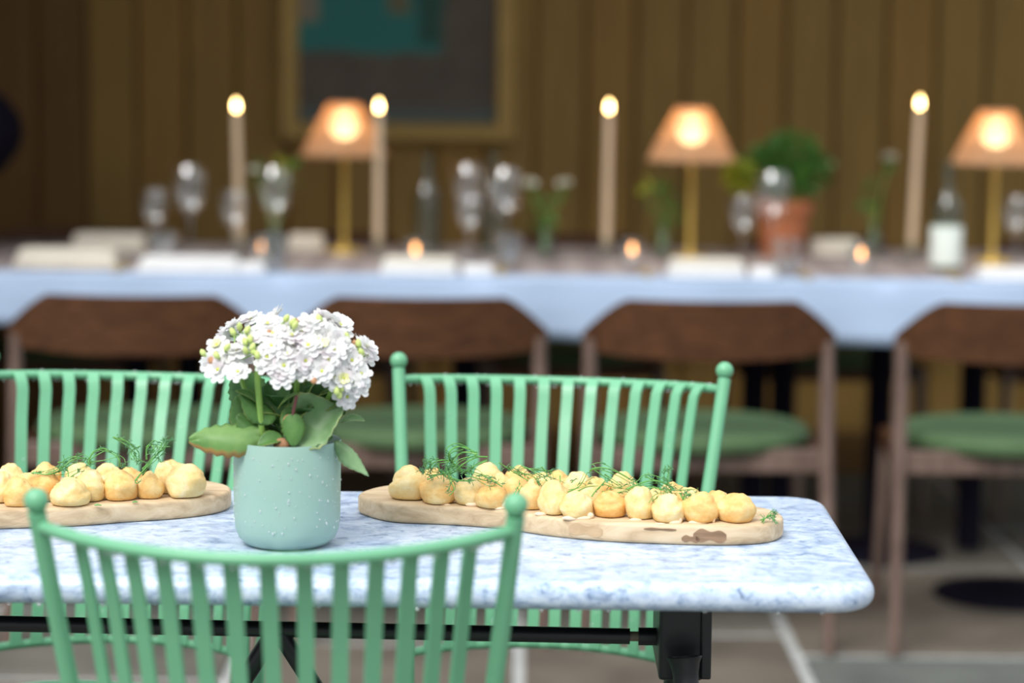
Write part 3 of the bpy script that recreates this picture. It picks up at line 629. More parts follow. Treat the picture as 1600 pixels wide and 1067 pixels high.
def leaf_mesh(B, T, N, width, bend=.15, cup=.25, scal=.05, fold=0, mk='leaf', nu=14, nv=8, wave=0):
    B, T, N = Vector(B), Vector(T), Vector(N).normalized(); ax = (T-B); L = ax.length; ax.normalize(); N = (N-ax*N.dot(ax)).normalized(); sd_ = ax.cross(N)
    vs = []; fs = []; eg = []
    for i in range(nu+1):
        t = i/nu; wv = width*(.16*(1-t) + math.sin(math.pi*min(1, t**.85*.96+.02))**.75*.95)
        wv *= 1 - scal*2.2*(1-abs(math.sin(t*22)))*min(1, t*4)
        for j in range(nv+1):
            v_ = j/nv*2-1
            hgt = bend*L*4*t*(1-t)*.5 + cup*width*(v_*v_)*math.sin(math.pi*t) - .03*width*math.exp(-(v_/.15)**2) + wave*width*math.sin(t*7+v_*2)*abs(v_)
            vs.append(B + ax*(L*t) + sd_*(wv*.5*v_) + N*hgt); eg.append((max(0, -v_-.15)*1.1 if v_ < 0 else 0)*(.45+.75*t)+.1 if fold else abs(v_)**8*.70)
    for i in range(nu):
        for j in range(nv): a = i*(nv+1)+j; fs.append((a, a+1, a+nv+2, a+nv+1))
    q = MB(); q.add(vs, fs); me = q.mesh('leaf', M[mk], fix=False)
    at = me.attributes.new('edge', 'FLOAT', 'POINT')
    for i, e in enumerate(eg): at.data[i].value = e
    return me
def leaf(*a, parent=pl, **k):
    o = obj('leaf', leaf_mesh(*a, **k), parent); md = o.modifiers.new('thickness', 'SOLIDIFY'); md.thickness = .0009; md.offset = 0; return o
# named big leaves
leaf(sk(-30,172,-.036), sk(-147,166,-.047), (.15,-.80,.45), .042, bend=.10, cup=-.30, scal=.06, fold=1, mk='leaf_brown', wave=.08)
leaf(sk(8,172,-.036), sk(92,216,-.030), (-.20,-.90,.38), .060, bend=-.05, cup=.30, scal=.03, mk='leaf_pale', wave=.16)
leaf(sk(78,166,-.020), sk(131,111,-.030), (.35,-.60,.60), .021, bend=.22, cup=-.5, scal=.05, mk='leaf_pale', wave=.10)
leaf(sk(16,208,-.052), sk(18,158,-.058), (0,-1,.25), .026, bend=.10, cup=-.2, scal=.06, mk='leaf')
leaf(sk(-2,172,-.040), sk(-40,158,-.050), (.1,-.5,.8), .022, bend=.10, cup=.2, mk='leaf')
leaf(sk(-10,180,-.020), sk(45,262,-.010), (-.5,-.75,.3), .034, bend=.08, cup=.35, mk='leaf')
leaf(sk(-15,196,-.036), sk(-66,238,-.040), (.35,-.75,.5), .028, bend=-.06, cup=-.3, mk='leaf')
leaf(sk(-5,190,-.034), sk(42,222,-.036), (-.1,-.7,.65), .026, bend=-.10, cup=.35, mk='leaf')
leaf(sk(-40,168,-.010), sk(-78,235,-.004), (.2,-.95,.2), .045, bend=.08, cup=-.25, mk='leaf')
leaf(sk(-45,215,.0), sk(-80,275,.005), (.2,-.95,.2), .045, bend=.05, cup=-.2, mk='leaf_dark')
leaf(sk(45,215,-.015), sk(98,242,-.020), (-.1,-.75,.6), .026, bend=-.06, cup=.25, mk='leaf')
leaf(sk(35,220,-.005), sk(68,262,-.005), (.1,-.9,.3), .040, bend=.08, cup=.2, mk='leaf')
leaf(sk(-10,215,-.03), sk(24,240,-.046), (-.2,-.4,.9), .010, bend=.1, mk='leaf')
leaf(sk(-38,222,-.03), sk(-74,243,-.046), (.2,-.5,.8), .014, bend=.1, mk='leaf')
leaf(sk(85,195,.0), sk(122,197,-.01), (0,-.4,.9), .014, bend=.1, mk='leaf_pale')
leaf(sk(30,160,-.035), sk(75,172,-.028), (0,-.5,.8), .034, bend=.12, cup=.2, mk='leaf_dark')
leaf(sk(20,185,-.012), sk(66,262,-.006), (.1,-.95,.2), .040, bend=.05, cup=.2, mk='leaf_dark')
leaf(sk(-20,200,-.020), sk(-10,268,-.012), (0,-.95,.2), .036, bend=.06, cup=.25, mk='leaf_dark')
leaf(sk(-30,170,-.032), sk(-74,205,-.030), (.3,-.8,.45), .034, bend=.06, cup=-.2, mk='leaf')
leaf(sk(70,200,-.012), sk(104,250,-.016), (.1,-.8,.5), .024, bend=.05, mk='leaf')
leaf(sk(5,180,-.03), sk(30,205,-.040), (-.2,-.8,.5), .022, bend=.05, mk='leaf_dark')
rl_ = random.Random(21)
for i in range(26):
    a = rl_.uniform(0, 2*math.pi); r0 = rl_.uniform(.004, .02); r1 = rl_.uniform(.03, .062); z0 = rl_.uniform(.115, .15); z1 = z0 + rl_.uniform(.0, .055)
    if math.sin(a) < -.45 and z1 > .16: r1 *= .6
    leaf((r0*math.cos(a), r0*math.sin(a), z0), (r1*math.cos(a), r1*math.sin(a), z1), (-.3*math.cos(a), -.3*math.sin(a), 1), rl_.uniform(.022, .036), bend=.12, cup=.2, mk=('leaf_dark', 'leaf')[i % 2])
# stems
def stem(pts, r=.0026, mk='stem'): MB().tube(smooth_path(pts, 5), r, 8).build('stem', M[mk], pl)
stem([sk(-32,150,-.028), sk(-36,200,-.038), sk(-40,260,-.044), sk(-38,310,-.042)], .0036)
stem([sk(-30,160,.0), sk(-62,240,-.02), sk(-75,290,-.03)], .0026)
stem([sk(10,150,.0), sk(15,220,-.015), sk(22,300,-.03)], .0034)
stem([sk(20,150,.01), sk(28,230,.0), sk(35,310,-.01)], .0028)
stem([sk(40,170,-.01), sk(70,240,-.02), sk(95,280,-.025)], .0026)
stem([sk(-10,150,.01), sk(-14,230,.01), sk(-20,310,.0)], .0026)
stem([sk(0,150,.02), sk(0,230,.035), sk(5,310,.04)], .0026)
stem([sk(8,160,-.045), sk(12,190,-.050), sk(22,236,-.052)], .0018, 'stem_red')
MB().ball(sk(10,196,-.047), .0075, 10, 8, (1, .8, 1.1)).build('withered_node', M['withered'], pl)
MB().ball(sk(-2,160,-.045), .0075, 10, 8, (1.3, .8, 1)).build('withered_node', M['withered'], pl)
# flowers
def flower_mesh(seed, inner):
    rnd = random.Random(seed); q = MB()
    for ring_, (n, L, lift, wd) in enumerate(((8, .0128, .08, .0086), (7, .0108, .40, .0082), (5, .0072, .80, .0066))):
        q.cur = 0 if ring_ < 2 or not inner else 2
        for k in range(n):
            a = 2*math.pi*(k+.5*ring_)/n + rnd.uniform(-.15, .15); e = Vector((math.cos(a), math.sin(a), 0)); s_ = Vector((-math.sin(a), math.cos(a), 0))
            lf_ = lift + rnd.uniform(-.15, .15); LL = L*rnd.uniform(.88, 1.1); dirv = (e*math.cos(lf_) + Vector((0, 0, math.sin(lf_))))
            up = Vector((0, 0, 1))
            p0 = e*.0006 + up*.0006*ring_; m1 = p0 + dirv*LL*.55 + up*.0006; tp = p0 + dirv*LL - up*.0006
            q.add([p0-s_*.0008, p0+s_*.0008, m1+s_*wd*.5, m1-s_*wd*.5, tp+s_*wd*.36, tp-s_*wd*.36, tp+dirv*.0013, m1-up*.0009], [(0, 1, 2, 7), (0, 7, 3), (7, 2, 4, 6), (3, 7, 6, 5)])
    q.cur = 1; q.ball((0, 0, .0022), .0019, 7, 5)
    return q.mesh('flower', [M['petal'], M['eye'], M['petal_yellow']], smooth=True, fix=False)
FM = [flower_mesh(i, False) for i in range(4)] + [flower_mesh(9, True)]
FL = [(-108,323),(-117,292),(-102,286),(-69,283),(-85,302),(-75,314),(-52,334),(-24,357),(-15,342),(-15,324),(-22,306),(-17,296),(5,294),(1,277),(16,339),(31,346),(41,359),(53,353),(50,338),(62,324),(71,339),(88,334),(93,326),(83,319),(43,324),(23,309),(38,302),(38,286),(48,294),(65,286),(83,292),(96,275),(119,264),(83,274),(109,302),(123,282),(113,271),(101,246),(130,324),(18,324),(8,309),(73,304),(3,349)]
BUD = [(-69,346),(-76,338),(-59,342),(-92,314),(-56,323),(-49,327),(-42,309),(-35,302),(-127,306),(128,309),(121,321),(105,334),(61,360),(13,354),(3,359),(98,254),(88,248),(93,242),(-47,314),(-54,309),(18,349),(-102,302)]
WIT = [(-115,301),(-22,344),(115,329),(53,273),(20,362),(51,364)]
rf = random.Random(5)
C0 = Vector((0, 0, .189)); ra, rbk, rc_ = .098, .070, .074
def dome(u, v):
    x = u*U*.95; z = v*U - .008; e = (x/ra)**2 + ((z-C0.z)/rc_)**2
    dy = -rbk*math.sqrt(max(.0, 1-min(1, e))); z -= dy*.12*1.0; return Vector((x, dy, z - 0))
heads = [sk(-38,312,-.042), sk(-76,292,-.03), sk(22,305,-.03), sk(35,315,-.01), sk(96,283,-.025), sk(-20,312,0)]
def place_flower(p, ui, tilt=.35):
    n = Vector((p.x/ra**2*.008, p.y/rbk**2*.0075, (p.z-C0.z+.03)/rc_**2*.006)); n = (n.normalized() + Vector((rf.gauss(0, tilt), -.25+rf.gauss(0, tilt), rf.gauss(0, tilt)))).normalized()
    qz = Vector((0, 0, 1)).rotation_difference(n); o = obj('flower', FM[ui], pl, p); o.rotation_mode = 'QUATERNION'
    o.rotation_quaternion = qz @ Matrix.Rotation(rf.uniform(0, 6), 3, 'Z').to_quaternion(); s_ = rf.uniform(1.0, 1.2); o.scale = (s_, s_, s_); return n
ped = MB()
for i, (u, v) in enumerate(FL):
    p = dome(u, v) + Vector((0, rf.uniform(-.006, .006), 0)); n = place_flower(p, 4 if i in (0, 19, 31) else rf.randrange(4))
    hd = min(heads, key=lambda h: (h-p).length); ped.tube([hd, hd.lerp(p, .6)-n*.004, p], [.0011, .0009, .0008], 5)
for i in range(26):
    a = rf.uniform(.1, math.pi-.1); e = rf.uniform(.1, 1.2); p = C0 + Vector((ra*.95*math.cos(a)*math.cos(e), rbk*math.sin(a)*math.cos(e), rc_*math.sin(e)*.95)); n = place_flower(p, rf.randrange(4))
    hd = min(heads, key=lambda h: (h-p).length); ped.tube([hd, p], [.0011, .0008], 5)
bm_ = MB().lathe([(.0001, 0), (.0022, .001), (.0034, .0035), (.0030, .007), (.0012, .0095), (.0001, .0102)], 8).mesh('bud', M['bud'])
for u, v in BUD:
    p = dome(u, v) + Vector((0, -.011, .002)); o = obj('bud', bm_, pl, p, (rf.uniform(-.6, .4), rf.uniform(-.7, .7), 0)); hd = min(heads, key=lambda h: (h-p).length); ped.tube([hd, p], [.0011, .0009], 5)
wm_ = MB().ball((0, 0, 0), .0042, 8, 6, (1, .8, 1.2)).mesh('withered_flower', M['withered'])
for u, v in WIT: obj('withered_flower', wm_, pl, dome(u, v) + Vector((0, -.006, 0)), (rf.uniform(-1, 1), rf.uniform(-1, 1), 0))
stuff(ped.build('flower_stalks', M['stem'], pl, fix=False))

# ================================================================== LONG DINING TABLE WITH CLOTH
DZ = .750
dt = thing('dining_table', 'long dining table on dark round pedestals under the pale blue cloth', 'table', (0, 6.18, 0))
MB().box((.22, 0, DZ-.018), (3.86, .95, .032)).build('tabletop', M['walnut'], dt, smooth=False, bevel=.004)
for px_ in (-1.55, -.965, -.83, -.12, .625, .70, .95, 1.19):
    pd = MB().lathe([(.0001, .02), (.033, .02), (.033, .70), (.10, .715), (.10, .732), (.0001, .732)], 20, (px_, 0, 0)).build('pedestal', M['navy'], dt)
    MB().lathe([(.0001, 0), (.17, 0), (.175, .008), (.17, .018), (.05, .035), (.0001, .036)], 28, (px_, (-.5 if px_ > 1.1 else .0) + (.12 if px_ in (.70, -.83) else 0), 0)).build('pedestal_foot', M['navy'], pd)
# cloth
def cloth():
    q = MB(); n = 160; rows = []
    prof = [(.49, .0, 0)]
    for i in range(n+1):
        x = -1.735 + 3.93*i/n; dr = .135 + .018*x + .006*math.sin(x*5); wv = .010*math.sin(x*11+1.3*math.sin(x*3)) + .006*math.sin(x*27)
        row = [(x, .49, DZ-.016-.12), (x, .49, DZ-.02), (x, .482, DZ+.0035), (x, .0, DZ+.0035), (x, -.482, DZ+.0035), (x, -.490, DZ-.002), (x, -.494+wv*.3, DZ-.03)]
        for k in range(1, 5): row.append((x, -.496 + wv*k/4, DZ-.03-(dr-.03)*k/4))
        rows.append(row)
    m_ = len(rows[0]); vs = [p for r_ in rows for p in r_]; fs = []
    for i in range(n):
        for k in range(m_-1): fs.append((i*m_+k, i*m_+k+1, (i+1)*m_+k+1, (i+1)*m_+k))
    q.add(vs, fs); o = q.build('tablecloth', M['cloth'], None, fix=False); md = o.modifiers.new('weave', 'SOLIDIFY'); md.thickness = .0015; md.offset = 1
    o.location = (0, 6.18, 0); return o
tag(cloth(), 'pale blue and white tablecloth hanging over the long dining table', 'tablecloth')
CZ = DZ + .0066
rn = MB().loft(edge_rings(rrect(1.92, .435, .01, 3), DZ+.0051, CZ, .0006, 2)).build('table_runner', M['runner'], None); rn.location = (.2, 6.215, 0)
tag(rn, 'grey mauve table runner under the glasses, candles and lamps', 'table runner')

# ================================================================== WALNUT CHAIRS
def make_wood_chair():
    root = thing('dining_chair', 'x', 'chair')   # local: back at -y, sitter faces +y
    # curved backrest with sloping shoulders
    q = MB(); N = 30; rings = []
    for i in range(N+1):
        s_ = -1 + 2*i/N; x = .268*s_; y = -.215 + .085*s_*s_
        top = .762 - .072*max(0, (abs(s_)-.66)/.34)**1.35; top = max(top, .672)
        bot = .645 - .012*(1-s_*s_) - .0*abs(s_)
        yn = .085*2*s_/.268; nv_ = Vector((yn, -1, 0)).normalized()*.010
        rings.append([(x+nv_.x, y+nv_.y-.012, top-.003), (x+nv_.x, y+nv_.y, bot), (x-nv_.x, y-nv_.y, bot), (x-nv_.x, y-nv_.y-.012, top-.003), (x, y-.012, top)])
    q.loft(rings); q.build('backrest', M['walnut'], root)
    for s_ in (-1, 1):
        MB().tube([(.256*s_, -.145, .672), (.258*s_, -.155, .45), (.266*s_, -.23, 0)], [.0145, .017, .0125], 12).build('rear_leg', M['walnut_v'], root)
        MB().tube([(.235*s_, .20, .425), (.25*s_, .225, 0)], [.0165, .0115], 12).build('front_leg', M['walnut_v'], root)
        MB().box((.243*s_, .02, .412), (.020, .36, .045)).build('side_rail', M['walnut'], root, smooth=False, bevel=.003)
    MB().box((0, -.150, .410), (.50, .022, .052)).build('back_rail', M['walnut_v'], root, smooth=False, bevel=.004)
    MB().box((0, .19, .410), (.47, .022, .045)).build('front_rail', M['walnut'], root, smooth=False, bevel=.003)
    MB().lathe([(.0001, .432), (.225, .425), (.240, .436), (.242, .450), (.232, .464), (.15, .470), (.0001, .466)], 40, (0, .02, 0), 1.0, .93).build('seat_cushion', M['seat_green'], root)
    return root
wc = make_wood_chair()
NEAR = [(-.815, 5.33, 'walnut chair with green seat backing onto the mint chair hidden by flowers'), (-.200, 5.34, 'walnut chair with green seat between white flowers and the taller candle pair'),
        (.425, 5.33, 'walnut chair with green seat behind the finial of the mint chair'), (1.10, 5.32, 'walnut chair with green seat standing clear beyond the marble table corner')]
NEAR[1] = (-.200, 5.34, 'walnut chair with green seat standing just behind the white kalanchoe flowers')
for i, (x, y, lb) in enumerate(NEAR):
    o = wc if i == 0 else copytree(wc)
    o.location = (x, y, 0); o.rotation_euler = (0, 0, R((0, 1.5, 0, -1)[i])); o['label'] = lb; o['group'] = 'walnut chairs at the near side of the long table'
for i, x in enumerate((-1.28, -.56, .17, .89, 1.61)):
    o = copytree(wc); o.location = (x, 6.86, 0); o.rotation_euler = (0, 0, math.pi + R((1, -2, 1, 2, 0)[i]))
    o['label'] = 'walnut chair on the wall side of the long table, ' + ('behind the cream napkins', 'behind the lamp by the painting', 'behind the two-bloom bud vase', 'behind the herb pot', 'behind the labelled bottle')[i]; o['group'] = 'walnut chairs along the panelled wall'

# ================================================================== THINGS ON THE LONG TABLE
def candle(x, y, h, lean, label):
    o = thing('taper_candle', label, 'candle', (x, y, CZ), 0, 'tall lit taper candles'); o.rotation_euler = lean
    MB().lathe([(.0001, 0), (.034, 0), (.036, .004), (.030, .009), (.014, .014), (.012, .028), (.0175, .038), (.0175, .052), (.0125, .052), (.0115, .034), (.0001, .034)], 20).build('glass_holder', M['glass_thick'], o)
    MB().lathe([(.0001, .034), (.0118, .034), (.0112, h*.6), (.0100, h-.006), (.0085, h), (.004, h-.002), (.0001, h-.003)], 18).build('wax', M['wax'], o)
    MB().tube([(0, 0, h-.004), (.001, 0, h+.008)], .0008, 6).build('wick', M['wick'], o)
    MB().lathe([(.0001, h+.001), (.0042, h+.004), (.0062, h+.010), (.0052, h+.018), (.0026, h+.025), (.0001, h+.031)], 12).build('flame', M['flame'], o)
candle(-.706, 6.25, .372, (0, R(-1.4), 0), 'tall lit beige taper candle standing alone beside the wine glasses by the cream napkin')
candle(-.3455, 6.20, .375, (0, 0, 0), 'tall lit beige taper candle overlapping a rattan lamp shade')
candle(.2425, 6.25, .378, (0, R(.3), 0), 'tall lit beige taper candle between the white bud vase and a rattan lamp')
candle(1.032, 6.25, .396, (0, R(1.6), 0), 'slightly leaning lit taper candle beside the labelled bottle')
def lamp(x, y, label):
    o = thing('table_lamp', label, 'table lamp', (x, y, CZ), 0, 'small brass table lamps with rattan shades')
    MB().lathe([(.0001, 0), (.047, 0), (.049, .003), (.047, .008), (.030, .013), (.010, .017), (.008, .03), (.0001, .03)], 26).build('base', M['brass'], o)
    MB().lathe([(.0001, .02), (.0072, .02), (.0072, .29), (.011, .295), (.011, .325), (.0001, .325)], 14).build('stem', M['brass'], o)
    MB().ball((0, 0, .338), .038, 18, 12, (1, 1, 1.05)).build('bulb', M['bulb'], o)
    q = MB(); n = 54; z0, z1, r0, r1 = .262, .392, .112, .042
    for k in range(n):
        a = 2*math.pi*k/n; e = Vector((math.cos(a), math.sin(a), 0)); t_ = Vector((-math.sin(a), math.cos(a), 0)); sc = .006*abs(math.sin(a*9))
        pts = [e*(r0+.004)+Vector((0, 0, z0-.008+sc)), e*r0 + Vector((0, 0, z0)), e*(r0*.55+r1*.45)+Vector((0, 0, z0*.55+z1*.45+.004)), e*r1 + Vector((0, 0, z1))]
        q.add([pts[0]-t_*.0050, pts[0]+t_*.0050, pts[1]-t_*.0050, pts[1]+t_*.0050, pts[2]-t_*.0034, pts[2]+t_*.0034, pts[3]-t_*.0021, pts[3]+t_*.0021], [(0, 1, 3, 2), (2, 3, 5, 4), (4, 5, 7, 6)])
    sh = q.build('rattan_shade', M['rattan'], o, fix=False, smooth=False); md = sh.modifiers.new('cane', 'SOLIDIFY'); md.thickness = .0015
    for zz, rr_ in ((z0, r0), (z0*.7+z1*.3, r0*.7+r1*.3+.003), (z0*.35+z1*.65, r0*.35+r1*.65+.003), (z1, r1)):
        MB().tube([(rr_*math.cos(2*math.pi*k/40), rr_*math.sin(2*math.pi*k/40), zz) for k in range(41)], .0026, 6, caps=False).build('cane_hoop', M['rattan'], sh)
    MB().lathe([(.008, z1-.002), (r1, z1-.002), (r1, z1), (.008, z1), (.008, z1-.002)], 24).build('shade_top', M['rattan'], sh)
    for k in range(3):
        a = 2*math.pi*k/3; MB().tube([(.010*math.cos(a), .010*math.sin(a), .322), (.04*math.cos(a), .04*math.sin(a), .335), (r1*math.cos(a), r1*math.sin(a), z1-.002)], .0012, 6).build('spider_arm', M['brass'], sh)
lamp(-.4455, 6.37, 'brass lamp with rattan shade in front of the framed painting')
lamp(.4575, 6.24, 'brass lamp with rattan shade beside the potted herb')
lamp(1.236, 6.22, 'brass lamp with rattan shade beside the labelled bottle')
def tealight(x, y, label):
    o = thing('tea_light', label, 'candle', (x, y, CZ), 0, 'tea lights in clear glasses')
    MB().lathe([(.0001, 0), (.026, 0), (.031, .062), (.0285, .062), (.0245, .006), (.0001, .006)], 20).build('glass_cup', M['glass'], o)
    MB().lathe([(.0001, .006), (.0195, .006), (.0195, .024), (.0001, .024)], 16).build('wax', M['linen'], o)
    MB().lathe([(.0001, .026), (.0042, .031), (.0052, .037), (.0036, .045), (.0001, .054)], 10).build('flame', M['tflame'], o)
tealight(-.633, 6.06, 'lit tea light in a glass beside the tall glass by the lone candle')
tealight(-.244, 6.04, 'lit tea light in a glass beside the clear unlabelled bottles')
tealight(.302, 6.10, 'lit tea light in a glass in front of the candle by the bud vase')
tealight(.870, 6.02, 'lit tea light in a glass between the terracotta pot and leaning candle')
def gl_mesh(h, rb_, bowl_h, stem_h, rim):
    pf = [(.0001, 0), (.034, 0), (.034, .002), (.010, .005), (.0040, .012), (.0035, stem_h-.01), (.007, stem_h)]
    for i in range(1, 9):
        t = i/8; r_ = rb_*math.sin(math.pi*(.10 + .52*t))**.8 if t < .75 else None
        if r_ is None: u_ = (t-.75)/.25; r_ = rb_*(math.sin(math.pi*(.10+.39))**.8)*(1-u_) + rim*u_
        pf.append((r_, stem_h+bowl_h*t))
    top = pf[-1]; inner = [(r_-.0012, z+.0006) for r_, z in pf[:6:-1]]
    return pf, inner
def wine(x, y, tall, label):
    h, rb_, bh, shh, rim = ((.245, .046, .125, .12, .033) if tall else (.188, .036, .095, .093, .028))
    o = thing('wine_glass', label, 'wine glass', (x, y, CZ), random.uniform(0, 1), 'wine glasses on the long table')
    pf, inn = gl_mesh(h, rb_, bh, shh, rim)
    MB().lathe(pf[:7], 20).build('stem', M['glass'], o)
    MB().lathe([(.0001, shh-.001)] + pf[6:] + [(pf[-1][0]-.0012, pf[-1][1])], 28, close=False).build('bowl', M['glass'], o)
WT = [(-.795, 5.95), (-.582, 5.92), (-.0196, 6.0), (-.114, 6.17), (.637, 5.93)]
WS = [(-.880, 5.93), (-.681, 5.89), (-.106, 5.88), (.562, 5.90), (1.247, 5.98)]
TU = [(-.845, 5.855), (-.010, 5.90), (.664, 5.82), (-.576, 5.80)]
for i, (x, y) in enumerate(WT): wine(x, y, True, ('large clear wine glass in the glass cluster by the cream napkins', 'large clear wine glass beside the tea light and lone candle', 'large clear wine glass in front of the bud vase with white blooms', 'large clear wine glass just behind a smaller one near the bottles', 'large clear wine glass in front of the terracotta pot')[i])
for i, (x, y) in enumerate(WS): wine(x, y, False, ('small clear wine glass nearest the cream napkins', 'small clear wine glass in front of the lone candle', 'small clear wine glass in front of the clear bottles', 'small clear wine glass beside the terracotta pot', 'small clear wine glass beside the lamp past the labelled bottle')[i])
tm = MB().lathe([(.0001, 0), (.030, 0), (.038, .088), (.0362, .088), (.0285, .010), (.0001, .010)], 28).mesh('tumbler', M['glass'])
for i, (x, y) in enumerate(TU):
    tag(obj('tumbler', tm, None, (x, y, CZ)), ('low clear water tumbler nearest the cream napkins', 'low clear water tumbler in front of the bud vase with white blooms', 'low clear water tumbler in front of the terracotta pot', 'low clear water tumbler beside the tea light near the lone candle')[i], 'glass', 'water tumblers on the long table')
def bottle(x, y, h, label, lab=False):
    o = thing('glass_bottle', label, 'bottle', (x, y, CZ), 0, 'clear bottles on the long table')
    MB().lathe([(.0001, 0), (.036, 0), (.0385, .004), (.0385, h*.58), (.034, h*.66), (.016, h*.74), (.0135, h*.80), (.0135, h-.012), (.0155, h-.011), (.0155, h), (.0105, h), (.0105, h*.8), (.031, h*.65), (.0362, h*.57), (.0362, .010), (.0001, .010)], 28).build('bottle_body', M['glass_thick'], o)
    if lab:
        q = MB(); q.lathe([(.0392, .018), (.0396, .020), (.0396, .112), (.0392, .114)], 32); q.build('label', M['paper'], o)
        MB().lathe([(.0001, h-.02), (.0105, h-.02), (.0115, h+.012), (.0001, h+.012)], 14).build('stopper', M['glass_thick'], o)
bottle(-.222, 6.24, .265, 'plain clear glass bottle beneath the painting corner')
bottle(-.052, 6.32, .270, 'plain clear glass bottle right behind the tall wine glasses')
bottle(1.068, 5.95, .265, 'clear glass bottle with a broad white label beside the leaning candle', True)
# bud vases
def lf_small(q, p, d, L, wd, rnd):
    d = Vector(d).normalized(); s_ = d.cross(Vector((rnd.gauss(0, 1), rnd.gauss(0, 1), rnd.gauss(0, 1)))).normalized(); p = Vector(p); n_ = d.cross(s_)
    q.add([p, p+d*L*.4+s_*wd*.5+n_*wd*.1, p+d*L, p+d*L*.4-s_*wd*.5+n_*wd*.1, p+d*L*.45-n_*wd*.12], [(0, 4, 1), (1, 4, 2), (2, 4, 3), (3, 4, 0)])
def vase(x, y, label, blooms, sprays, seed):
    rnd = random.Random(seed); o = thing('bud_vase', label, 'vase', (x, y, CZ), 0, 'bud vases on the long table')
    MB().lathe([(.0001, 0), (.026, 0), (.029, .02), (.024, .055), (.012, .075), (.012, .095), (.015, .10), (.013, .10), (.010, .09), (.010, .076), (.022, .054), (.026, .02), (.0001, .006)], 20).build('glass_vase', M['glass_thick'], o)
    q = MB()
    for (bx, bz) in blooms:
        tip = Vector((bx, rnd.uniform(-.02, .02), bz)); MB().tube(smooth_path([(0, 0, .01), (bx*.25, 0, bz*.5), tip], 4), .0017, 6).build('stem', M['stem'], o)
        f_ = MB()
        for ring_ in range(3):
            for k in range(8):
                a = 2*math.pi*(k+.5*ring_)/8; L = .027-.005*ring_; el = .15+.45*ring_; d = Vector((math.cos(a)*math.cos(el), math.sin(a)*math.cos(el), math.sin(el))); lf_small(f_, tip, d, L, .017, rnd)
        f_.build('bloom', M['whiteflower'], o, fix=False)
        c_ = MB(); 
        for k in range(6): lf_small(c_, tip-Vector((0, 0, .004)), (rnd.gauss(0, 1), rnd.gauss(0, 1), -.5), .016, .009, rnd)
        c_.build('sepals', M['herb'], o, fix=False)
    for (bx, bz, sp_, nl, lime) in sprays:
        q = MB()
        for k in range(nl):
            p = Vector((bx+rnd.gauss(0, sp_), rnd.gauss(0, sp_), bz+rnd.gauss(0, sp_*1.2))); lf_small(q, p, (rnd.gauss(0, 1), rnd.gauss(0, 1), rnd.gauss(.4, .8)), rnd.uniform(.018, .03), rnd.uniform(.010, .016), rnd)
        stuff(q.build('foliage', M['herb_lime' if lime else 'herb'], o, fix=False))
        MB().tube(smooth_path([(0, 0, .01), (bx*.3, 0, bz*.55), (bx, 0, bz)], 4), .0013, 6).build('stem', M['stem'], o)
vase(.083, 6.25, 'glass bud vase with two creamy white blooms and dark leaves', [(-.042, .193), (.050, .193)], [(-.005, .11, .016, 26, False), (.0, .07, .014, 14, False), (.045, .168, .010, 8, False), (-.03, .165, .010, 8, False)], 1)
vase(.388, 6.27, 'glass bud vase of loose green leaves beside the middle lamp', [], [(-.010, .175, .022, 30, False), (.015, .13, .018, 24, False), (-.045, .185, .012, 10, True), (.01, .09, .014, 14, False)], 2)
vase(.952, 6.38, 'glass bud vase with one high white bloom between the herb pot and leaning candle', [(.038, .262)], [(-.02, .165, .018, 20, False), (-.005, .13, .014, 10, False), (.034, .235, .008, 8, False)], 3)
vase(-.605, 6.12, 'glass bud vase with lime and dark leaves beside the painting lamp', [(-.045, .225)], [(.022, .232, .012, 14, True), (.05, .235, .012, 12, False), (-.035, .205, .014, 14, False)], 4)
# herb in terracotta
hp = thing('potted_herb', 'bushy green herb in a terracotta pot on the long table', 'potted plant', (.712, 6.38, CZ))
MB().lathe([(.0001, 0), (.054, 0), (.070, .115), (.077, .116), (.079, .148), (.072, .150), (.070, .118), (.062, .11), (.0001, .108)], 32).build('pot', M['terracotta'], hp)
MB().lathe([(.0001, .125), (.05, .125), (.069, .120), (.066, .112)], 20).build('soil', M['soil'], hp)
rh = random.Random(4)
for name, cx, cy, cz, s_, n, mk in (('foliage', .02, 0, .245, .052, 420, 'herb'), ('foliage', -.06, 0, .235, .034, 160, 'herb'), ('foliage', .06, .02, .22, .038, 140, 'herb'), ('foliage', -.118, -.03, .212, .025, 130, 'herb_lime')):
    q = MB()
    for k in range(n):
        d = Vector((rh.gauss(0, 1), rh.gauss(0, 1), rh.gauss(0, 1))).normalized()*(rh.random()**.4)*s_*1.65; d.z *= .95
        lf_small(q, (cx+d.x, cy+d.y, cz+d.z), (d.x*20+rh.gauss(0, .6), d.y*20+rh.gauss(0, .6), d.z*15+rh.gauss(.2, .6)), rh.uniform(.018, .030), rh.uniform(.014, .022), rh)
    stuff(q.build(name, M[mk], hp, fix=False))
for k in range(12):
    a = rh.uniform(0, 6.28); r_ = rh.uniform(.03, .11); MB().tube(smooth_path([(.02*math.cos(a), .02*math.sin(a), .11), (r_*.5*math.cos(a), r_*.5*math.sin(a), .18), (r_*math.cos(a), r_*.8*math.sin(a), .235)], 3), .0014, 5).build('stem', M['stem'], hp)
